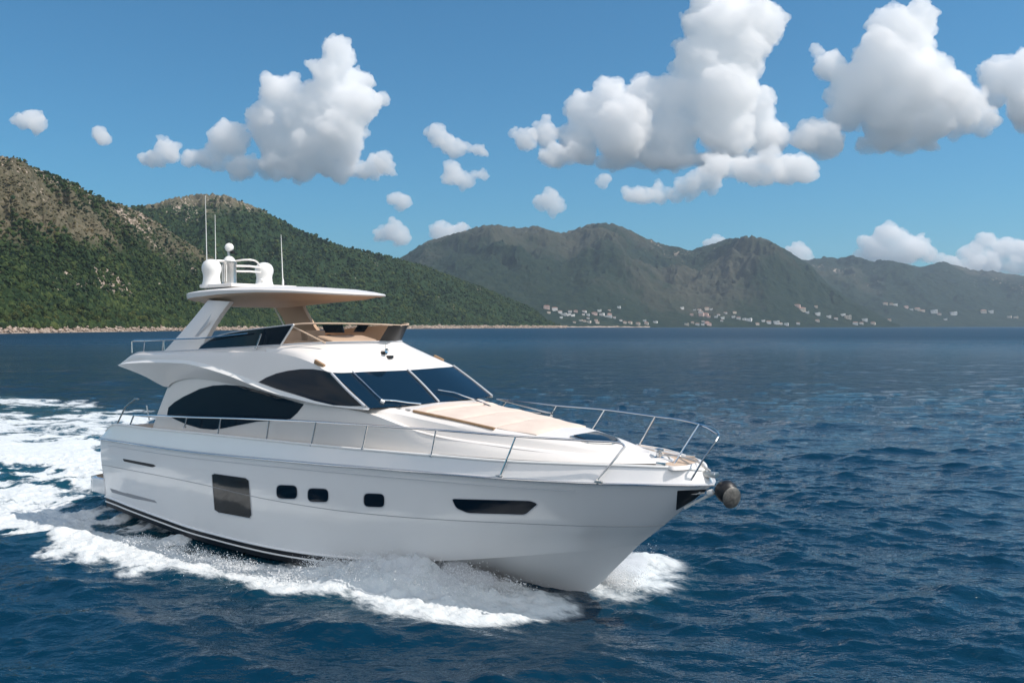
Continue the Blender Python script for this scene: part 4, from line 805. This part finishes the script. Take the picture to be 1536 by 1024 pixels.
cloud([(595,340,13),(608,346,11),(578,348,10,1.5),(590,352,9,3)], 16000, 'small pale cloud low over the dip between the headland and the far mountain', 11, 360)
cloud([(592,300,7,1.4),(604,302,6,1.4)], 15500, 'tiny pale cloud puff above the dip in the skyline', 12, 309)
cloud([(690,345,15,1.3),(662,348,13,1.3),(678,352,14,2)], 17000, 'pale cloud just behind the left shoulder of the far mountain', 13, 380)
cloud([(1076,358,9,1.1),(1083,364,10),(1068,366,8)], 17500, 'tiny pale cloud behind the saddle of the far mountain', 14, 385)
cloud([(1199,370,11),(1206,380,13,1.3),(1190,380,10,1.3)], 17500, 'small pale cloud behind the right flank of the far mountain', 15, 400)
cloud([(1335,350,17),(1322,358,18),(1350,358,17),(1305,368,16),(1378,365,13),(1382,352,7),(1340,378,22,1.8),(1300,385,14,1.6),(1370,385,14,2)], 17500, 'domed pale cloud above the hills at the right', 16, 420)
cloud([(1476,365,15),(1483,358,8),(1505,375,18,1.4),(1450,382,14,1.4),(1415,388,10,2),(1540,378,18,1.5),(1480,395,18,4),(1590,390,24,2)], 17500, 'long low pale cloud above the hills at the far right', 17, 425)
# ------------------------------------------------------------------ sea
def axis(lo, hi, d0, d1, fine, grow, cap=None):
    a = list(np.arange(d0, d1, fine)); s = fine; x = a[-1]
    while x < hi:
        s *= grow
        x += s; a.append(min(x, hi))
    b = []; s = fine; x = a[0]
    while x > lo:
        s *= grow; x -= s; b.append(max(x, lo))
    return np.array(b[::-1]+a)
ax = axis(-14500, 14500, -19, 10, .065, 1.016); ay = axis(-1000, 10800, 9, 34, .06, 1.0145)
X, Y = np.meshgrid(ax, ay, indexing='xy')
sx = np.gradient(ax)[None,:]+0*X; sy = np.gradient(ay)[:,None]+0*X; SP = np.maximum(sx, sy)
# boat frame, used for the wake
BX, BY, BYAW = -2.991, 21.527, -.655
cw, sw_ = math.cos(BYAW), math.sin(BYAW)
LX = cw*(X-BX)+sw_*(Y-BY)+10; LY = -sw_*(X-BX)+cw*(Y-BY)      # local x forward, y to port
WD = math.radians(78)          # direction the waves travel
W1 = tile(1024, 1.75, 31, lo=7, hi=60, direction=WD, spread=1.5); W2 = tile(1024, 1.7, 32, lo=6, hi=70, direction=WD+.35, spread=1.2); W3 = tile(1024, 1.6, 33, lo=5, hi=110, direction=WD-.3, spread=1.)
def att(lmin): return 1/(1+(SP/(lmin*.35))**2)
def rot(x, y, a): return x*math.cos(a)-y*math.sin(a), x*math.sin(a)+y*math.cos(a)
peak = lambda n, a: n+a*(n*n-1)
h1 = peak(samp(W1, X, Y, 96.), .12)*.046; x2, y2 = rot(X, Y, .25); h2 = peak(samp(W2, x2, y2, 31.), .28)*.044; x3, y3 = rot(X, Y, -.4); h3 = peak(samp(W3, x3, y3, 9.7), .30)*.0175
H1 = h1*att(4.); H2 = h2*att(1.4); H3 = h3*att(.45)
Z = H1+H2+H3
h0 = samp(W1, X+300, Y, 1300.)*.30+samp(W2, x2, y2, 340.)*.13
Z = Z+h0*sstep(60, 500, np.hypot(X, Y))*att(9.)*1.3
# foam fields -------------------------------------------------------
def poly_world(pts): return np.array([ground(a, b, .05) for a, b in pts])
def sdist(P, x, y):
    """signed distance to polygon, positive inside"""
    d = np.full(x.shape, 1e9); ins = np.zeros(x.shape, bool); n = len(P)
    for i in range(n):
        a = P[i]; b = P[(i+1) % n]; e = b-a; wx = x-a[0]; wy = y-a[1]
        t_ = np.clip((wx*e[0]+wy*e[1])/(e@e), 0, 1); d = np.minimum(d, np.hypot(wx-e[0]*t_, wy-e[1]*t_))
        c = ((a[1] > y) != (b[1] > y)) & (x < (b[0]-a[0])*(y-a[1])/(b[1]-a[1]+1e-12)+a[0]); ins ^= c
    return np.where(ins, d, -d)
near = (X > -60) & (X < 12) & (Y > 9) & (Y < 75)
xn, yn = X[near], Y[near]
POLY = [ # photo pixels -> water plane; (points, strength, edge width m)
 ([(-60,752),(0,760),(60,744),(117,749),(195,780),(250,794),(297,814),(335,838),(380,846),(430,842),(480,841),(560,848),(640,855),(740,870),(800,880),(835,897),(845,910),(780,922),(720,926),(650,928),(590,917),(520,895),(441,892),(398,878),(332,864),(254,857),(207,851),(168,836),(117,832),(70,815),(-60,785)], 1.2, .40),
 ([(300,832),(420,838),(500,842),(620,842),(720,868),(640,862),(540,850),(420,850),(330,850)], .8, .3),
 ([(-260,640),(0,652),(90,655),(170,655),(165,720),(128,733),(60,702),(0,690),(-260,680)], 1.25, .7),
 ([(-260,700),(0,722),(60,728),(125,740),(110,760),(0,748),(-260,735)], .85, .5),
 ([(100,628),(135,614),(175,618),(200,628),(190,650),(110,650)], .85, 1.1),
 ([(-100,590),(0,596),(80,600),(150,608),(120,612),(40,606),(-100,600)], .62, .8),
 ([(-100,618),(0,618),(70,628),(60,650),(-100,650)], .72, .9),
 ([(880,878),(930,845),(960,838),(1000,850),(1012,866),(985,884),(930,892)], .85, .6),
]
Fm = np.zeros_like(X); fo = np.full(xn.shape, -1e9)
wt = tile(512, 1.6, 44, lo=2); wa = np.clip((yn-14)/18, .25, 1.1)*(.35+.65*(1-sstep(6, 11, LX[near])))
xwp = xn+samp(wt, xn, yn, 13.)*wa*.9; ywp = yn+samp(wt, xn+5, yn*1.3+3, 11.)*wa*.75
for pts, st, ew in POLY:
    fo = np.maximum(fo, st*sstep(-ew*1.15, ew*1.5, sdist(poly_world(pts), xwp, ywp)))
Fm[near] = np.clip(fo, 0, 2)
NA = tile(1024, 1.7, 41, lo=3); NB = tile(1024, 1.45, 42, lo=4)
RX, RY = LX*.55, LY                                 # foam is drawn out along the track
lump = samp(NA, RX, RY, 11.)*.6+samp(NB, RX*1.5, RY, 4.3)*.4
fine_l = samp(NB, LX*.9+3, LY, 1.9)
# the bow wave stands up along the hull and falls away aft
hb = lambda x: np.interp(x, [7,9,10.5,12,13,14,15,16,16.6], [2.3,2.25,2.12,1.85,1.5,1.1,.75,.35,.1])
bowk = np.exp(-((LX-12.5)/1.9)**2)*np.exp(-((-LY-hb(LX)-.35)/.55)**2)
bowp = np.exp(-((LX-14.9)/1.3)**2)*np.exp(-((LY-hb(LX)-.55)/.6)**2)
fx = np.clip(Fm, 0, 1)
Z = Z*(1-.25*fx)+fx*(.07+.055*lump+.020*fine_l)*att(.4)
Z += bowk*(.38+.07*lump+.03*fine_l)+bowp*(.34+.07*lump+.03*fine_l)
# hollow beside the running hull and the trough behind
side = np.exp(-((np.abs(LY)-2.6)/1.1)**2)*sstep(-6, 1, LX)*(1-sstep(9, 12, LX)); Z -= side*.16
inside = (np.abs(LY) < 1.6)&(LX > 0.2)&(LX < 14); Z[inside] = np.minimum(Z[inside], -.35)
me = mesh_np('water', np.stack([X, Y, Z], -1).reshape(-1,3), grid_faces(len(ay), len(ax)))
Fm = np.maximum(Fm, 1.15*sstep(.12, .45, bowk)); Fm = np.maximum(Fm, 1.0*sstep(.15, .5, bowp)); attr(me, 'foam', Fm.ravel()); attr(me, 'far', sstep(.1, .7, SP).ravel()); attr(me, 'distant', sstep(50, 500, np.hypot(X, Y)).ravel())
# aerated, teal water round the foam
tq = np.zeros_like(X); t0 = np.full(xn.shape, 0.)
for pts, st in [([(-260,590),(0,590),(150,610),(200,640),(150,700),(140,735),(300,795),(430,835),(560,845),(800,890),(700,925),(440,890),(250,850),(0,790),(-260,770)], 1.), ([(860,885),(930,840),(1020,850),(1030,880),(960,900)], .6)]:
    t0 = np.maximum(t0, st*sstep(-1.2, 1.2, sdist(poly_world(pts), xn, yn)))
tq[near] = t0; attr(me, 'aer', tq.ravel()); _a = me.attributes.new('bc', 'FLOAT_VECTOR', 'POINT'); _a.data.foreach_set('vector', np.stack([LX*.42, LY, 0*LX], -1).astype(np.float32).ravel())
wm = bpy.data.materials.new('sea water'); wm.use_nodes = True; t = wm.node_tree; N = t.nodes; L = t.links.new; b = N['Principled BSDF']
b.inputs['IOR'].default_value = 1.333; b.inputs['Roughness'].default_value = .06; b.inputs['Specular IOR Level'].default_value = .5
g = N.new('ShaderNodeNewGeometry')
ds_ = N.new('ShaderNodeAttribute'); ds_.attribute_name = 'distant'; rg_ = N.new('ShaderNodeMath'); rg_.operation = 'MULTIPLY_ADD'; L(ds_.outputs['Fac'], rg_.inputs[0]); rg_.inputs[1].default_value = .34; rg_.inputs[2].default_value = .06; L(rg_.outputs[0], b.inputs['Roughness'])   # unresolved ripples far off
def mnoise(scale, det, stretch=(1,1,1), rotz=0, rough=.55):
    mp = N.new('ShaderNodeMapping'); mp.inputs['Scale'].default_value = stretch; mp.inputs['Rotation'].default_value = (0,0,rotz); L(g.outputs['Position'], mp.inputs['Vector'])
    n = N.new('ShaderNodeTexNoise'); n.inputs['Scale'].default_value = scale; n.inputs['Detail'].default_value = det; n.inputs['Roughness'].default_value = rough; L(mp.outputs[0], n.inputs['Vector']); return n
n1 = mnoise(.5, 6, (.55,1,1), .2, .62); n2 = mnoise(3.2, 4, (.6,1,1), -.25, .6)
b1 = N.new('ShaderNodeBump'); b1.inputs['Strength'].default_value = 1; fa_ = N.new('ShaderNodeAttribute'); fa_.attribute_name = 'far'; fd_ = N.new('ShaderNodeMath'); fd_.operation = 'MULTIPLY_ADD'; L(fa_.outputs['Fac'], fd_.inputs[0]); fd_.inputs[1].default_value = .75; fd_.inputs[2].default_value = .22; L(fd_.outputs[0], b1.inputs['Distance']); L(n1.outputs['Fac'], b1.inputs['Height'])
b2 = N.new('ShaderNodeBump'); b2.inputs['Strength'].default_value = 1; b2.inputs['Distance'].default_value = .034; L(n2.outputs['Fac'], b2.inputs['Height']); L(b1.outputs['Normal'], b2.inputs['Normal'])
L(b2.outputs['Normal'], b.inputs['Normal'])
aer = N.new('ShaderNodeAttribute'); aer.attribute_name = 'aer'
cm = N.new('ShaderNodeMix'); cm.data_type = 'RGBA'; L(aer.outputs['Fac'], cm.inputs[0]); cm.inputs[6].default_value = (.0013,.024,.050,1); cm.inputs[7].default_value = (.006,.052,.078,1); L(cm.outputs[2], b.inputs['Base Color'])
fb = N.new('ShaderNodeBsdfPrincipled'); fb.inputs['Roughness'].default_value = .85; fb.inputs['Specular IOR Level'].default_value = .2
fa = N.new('ShaderNodeAttribute'); fa.attribute_name = 'foam'
f1 = mnoise(1.25, 9, rough=.70); f2 = mnoise(7.5, 6, (1,1,1), 0, .7); f3 = mnoise(.42, 4, rough=.6)
bc = N.new('ShaderNodeAttribute'); bc.attribute_name = 'bc'
for q in (f1, f2, f3): L(bc.outputs['Vector'], q.inputs['Vector'])
fr = N.new('ShaderNodeMath'); fr.operation = 'MULTIPLY_ADD'; L(f1.outputs['Fac'], fr.inputs[0]); fr.inputs[1].default_value = 2.7; fr.inputs[2].default_value = -2.02
fs = N.new('ShaderNodeMath'); fs.operation = 'MULTIPLY_ADD'; L(f2.outputs['Fac'], fs.inputs[0]); fs.inputs[1].default_value = .8; f3m = N.new('ShaderNodeMath'); f3m.operation = 'MULTIPLY_ADD'; L(f3.outputs['Fac'], f3m.inputs[0]); f3m.inputs[1].default_value = .9; L(fr.outputs[0], f3m.inputs[2]); L(f3m.outputs[0], fs.inputs[2])
fm = N.new('ShaderNodeMath'); fm.operation = 'MULTIPLY_ADD'; L(fa.outputs['Fac'], fm.inputs[0]); fm.inputs[1].default_value = 1.0; L(fs.outputs[0], fm.inputs[2])
mr = N.new('ShaderNodeMapRange'); mr.interpolation_type = 'SMOOTHSTEP'; mr.inputs[1].default_value = .18; mr.inputs[2].default_value = .95; L(fm.outputs[0], mr.inputs[0])
gate = N.new('ShaderNodeMapRange'); gate.inputs[1].default_value = .02; gate.inputs[2].default_value = .2; L(fa.outputs['Fac'], gate.inputs[0])
mm = N.new('ShaderNodeMath'); mm.operation = 'MULTIPLY'; L(mr.outputs[0], mm.inputs[0]); L(gate.outputs[0], mm.inputs[1])
fc = N.new('ShaderNodeMix'); fc.data_type = 'RGBA'; L(f2.outputs['Fac'], fc.inputs[0]); fc.inputs[6].default_value = (.46,.55,.60,1); fc.inputs[7].default_value = (.82,.82,.81,1); L(fc.outputs[2], fb.inputs['Base Color'])
b3 = N.new('ShaderNodeBump'); b3.inputs['Strength'].default_value = .8; b3.inputs['Distance'].default_value = .06; L(f2.outputs['Fac'], b3.inputs['Height']); L(b3.outputs['Normal'], fb.inputs['Normal'])
ms = N.new('ShaderNodeMixShader'); L(mm.outputs[0], ms.inputs[0]); L(b.outputs[0], ms.inputs[1]); L(fb.outputs[0], ms.inputs[2]); L(ms.outputs[0], N['Material Output'].inputs['Surface'])
tag(link('water', me, wm), kind='structure')

# ------------------------------------------------------------------ spray thrown up by the bow: thousands of drops, nobody could count them
_r = np.random.default_rng(77)
def to_world(x, y, z): return np.stack([BX+cw*(x-10)-sw_*y, BY+sw_*(x-10)+cw*y, z], -1)
def drops(name, P, rad, m):
    O = np.array([(1,0,0),(-1,0,0),(0,1,0),(0,-1,0),(0,0,1),(0,0,-1)], float); OF = np.array([(0,2,4),(2,1,4),(1,3,4),(3,0,4),(2,0,5),(1,2,5),(3,1,5),(0,3,5)])
    n = len(P); V = O[None]*(rad[:,None]*(.6+.9*_r.random((n,3))))[:,None,:]+P[:,None,:]; Fc = (OF[None]+(np.arange(n)*6)[:,None,None]).reshape(-1,3)
    return tag(link(name, mesh_np(name, V.reshape(-1,3), Fc, True), m), kind='stuff')
WDROP = mat('white water', (.82,.84,.85), .5, spec=.4)
def burst(n, x0, x1, yfun, hmax, spread, side):
    """clumped fountains: each clump has its own height and lean"""
    nc = max(8, n//420); cx_ = x0+(x1-x0)*_r.random(nc); hh = hmax*(.35+.65*_r.random(nc))*np.sin(np.pi*np.clip((cx_-x0)/(x1-x0), .08, .92))**.6; k = _r.integers(0, nc, n)
    u = _r.random(n)**1.9; x = cx_[k]+_r.standard_normal(n)*(.10+.16*u)-.45*u*hh[k]; out = .05+np.abs(_r.standard_normal(n))*spread*(.5+u); y = yfun(x)+out
    z = .12+u*hh[k]+.02*_r.standard_normal(n)
    return to_world(x, side*y, z)
hb = lambda x: np.interp(x, [7,9,10.5,12,13,14,15,16,16.6], [2.3,2.25,2.12,1.85,1.5,1.1,.75,.35,.1])
P1 = burst(42000, 10.3, 14.8, hb, .66, .46, -1); P2 = burst(24000, 13.2, 16.6, hb, .74, .62, 1); P3 = burst(9000, 4.0, 11., lambda x: hb(x)+.9, .24, .45, -1)
Pm = np.concatenate([P1, P2, P3]); drops('spray', Pm, .0035+.011*_r.random(len(Pm))**4, WDROP)

# fine mist hanging over the bow wave
def mist(pts, dens):
    V = []; Fs = []; o = 0
    for x, y, z, r_ in pts:
        P_ = IV*np.array([r_*1.5, r_, r_*.8])*(1+.12*_r.standard_normal((len(IV),1)))+np.array([x, y, z]); P_[:,2] = np.maximum(P_[:,2], .06); V.append(to_world(P_[:,0], P_[:,1], P_[:,2])); Fs.append(IF+o); o += len(IV)
    ob = link('spray_mist', mesh_np('spray_mist', np.concatenate(V), np.concatenate(Fs))); md = ob.modifiers.new('r', 'REMESH'); md.mode = 'VOXEL'; md.voxel_size = .05
    me2 = bpy.data.meshes.new_from_object(ob.evaluated_get(bpy.context.evaluated_depsgraph_get())); ob.modifiers.clear(); ob.data = me2
    m = bpy.data.materials.new('mist'); m.use_nodes = True; t_ = m.node_tree; t_.nodes.remove(t_.nodes['Principled BSDF']); v_ = t_.nodes.new('ShaderNodeVolumePrincipled'); v_.inputs['Color'].default_value = (.97,.98,1,1); v_.inputs['Density'].default_value = dens; t_.links.new(v_.outputs[0], t_.nodes['Material Output'].inputs['Volume']); me2.materials.append(m)
    tag(ob, kind='stuff')
mp_ = []
for k in range(34):
    x = 10.9+3.7*_r.random(); h_ = math.sin(math.pi*np.clip((x-10.2)/5.0, 0, 1)); mp_.append((x, -(float(hb(x))+.22+.5*_r.random()), .15+.42*h_*_r.random(), .14+.20*h_*_r.random()))
for k in range(16):
    x = 14.2+1.9*_r.random(); mp_.append((x, float(hb(x))+.2+.8*_r.random(), .15+.45*_r.random(), .16+.18*_r.random()))
mist(mp_, 1.8)
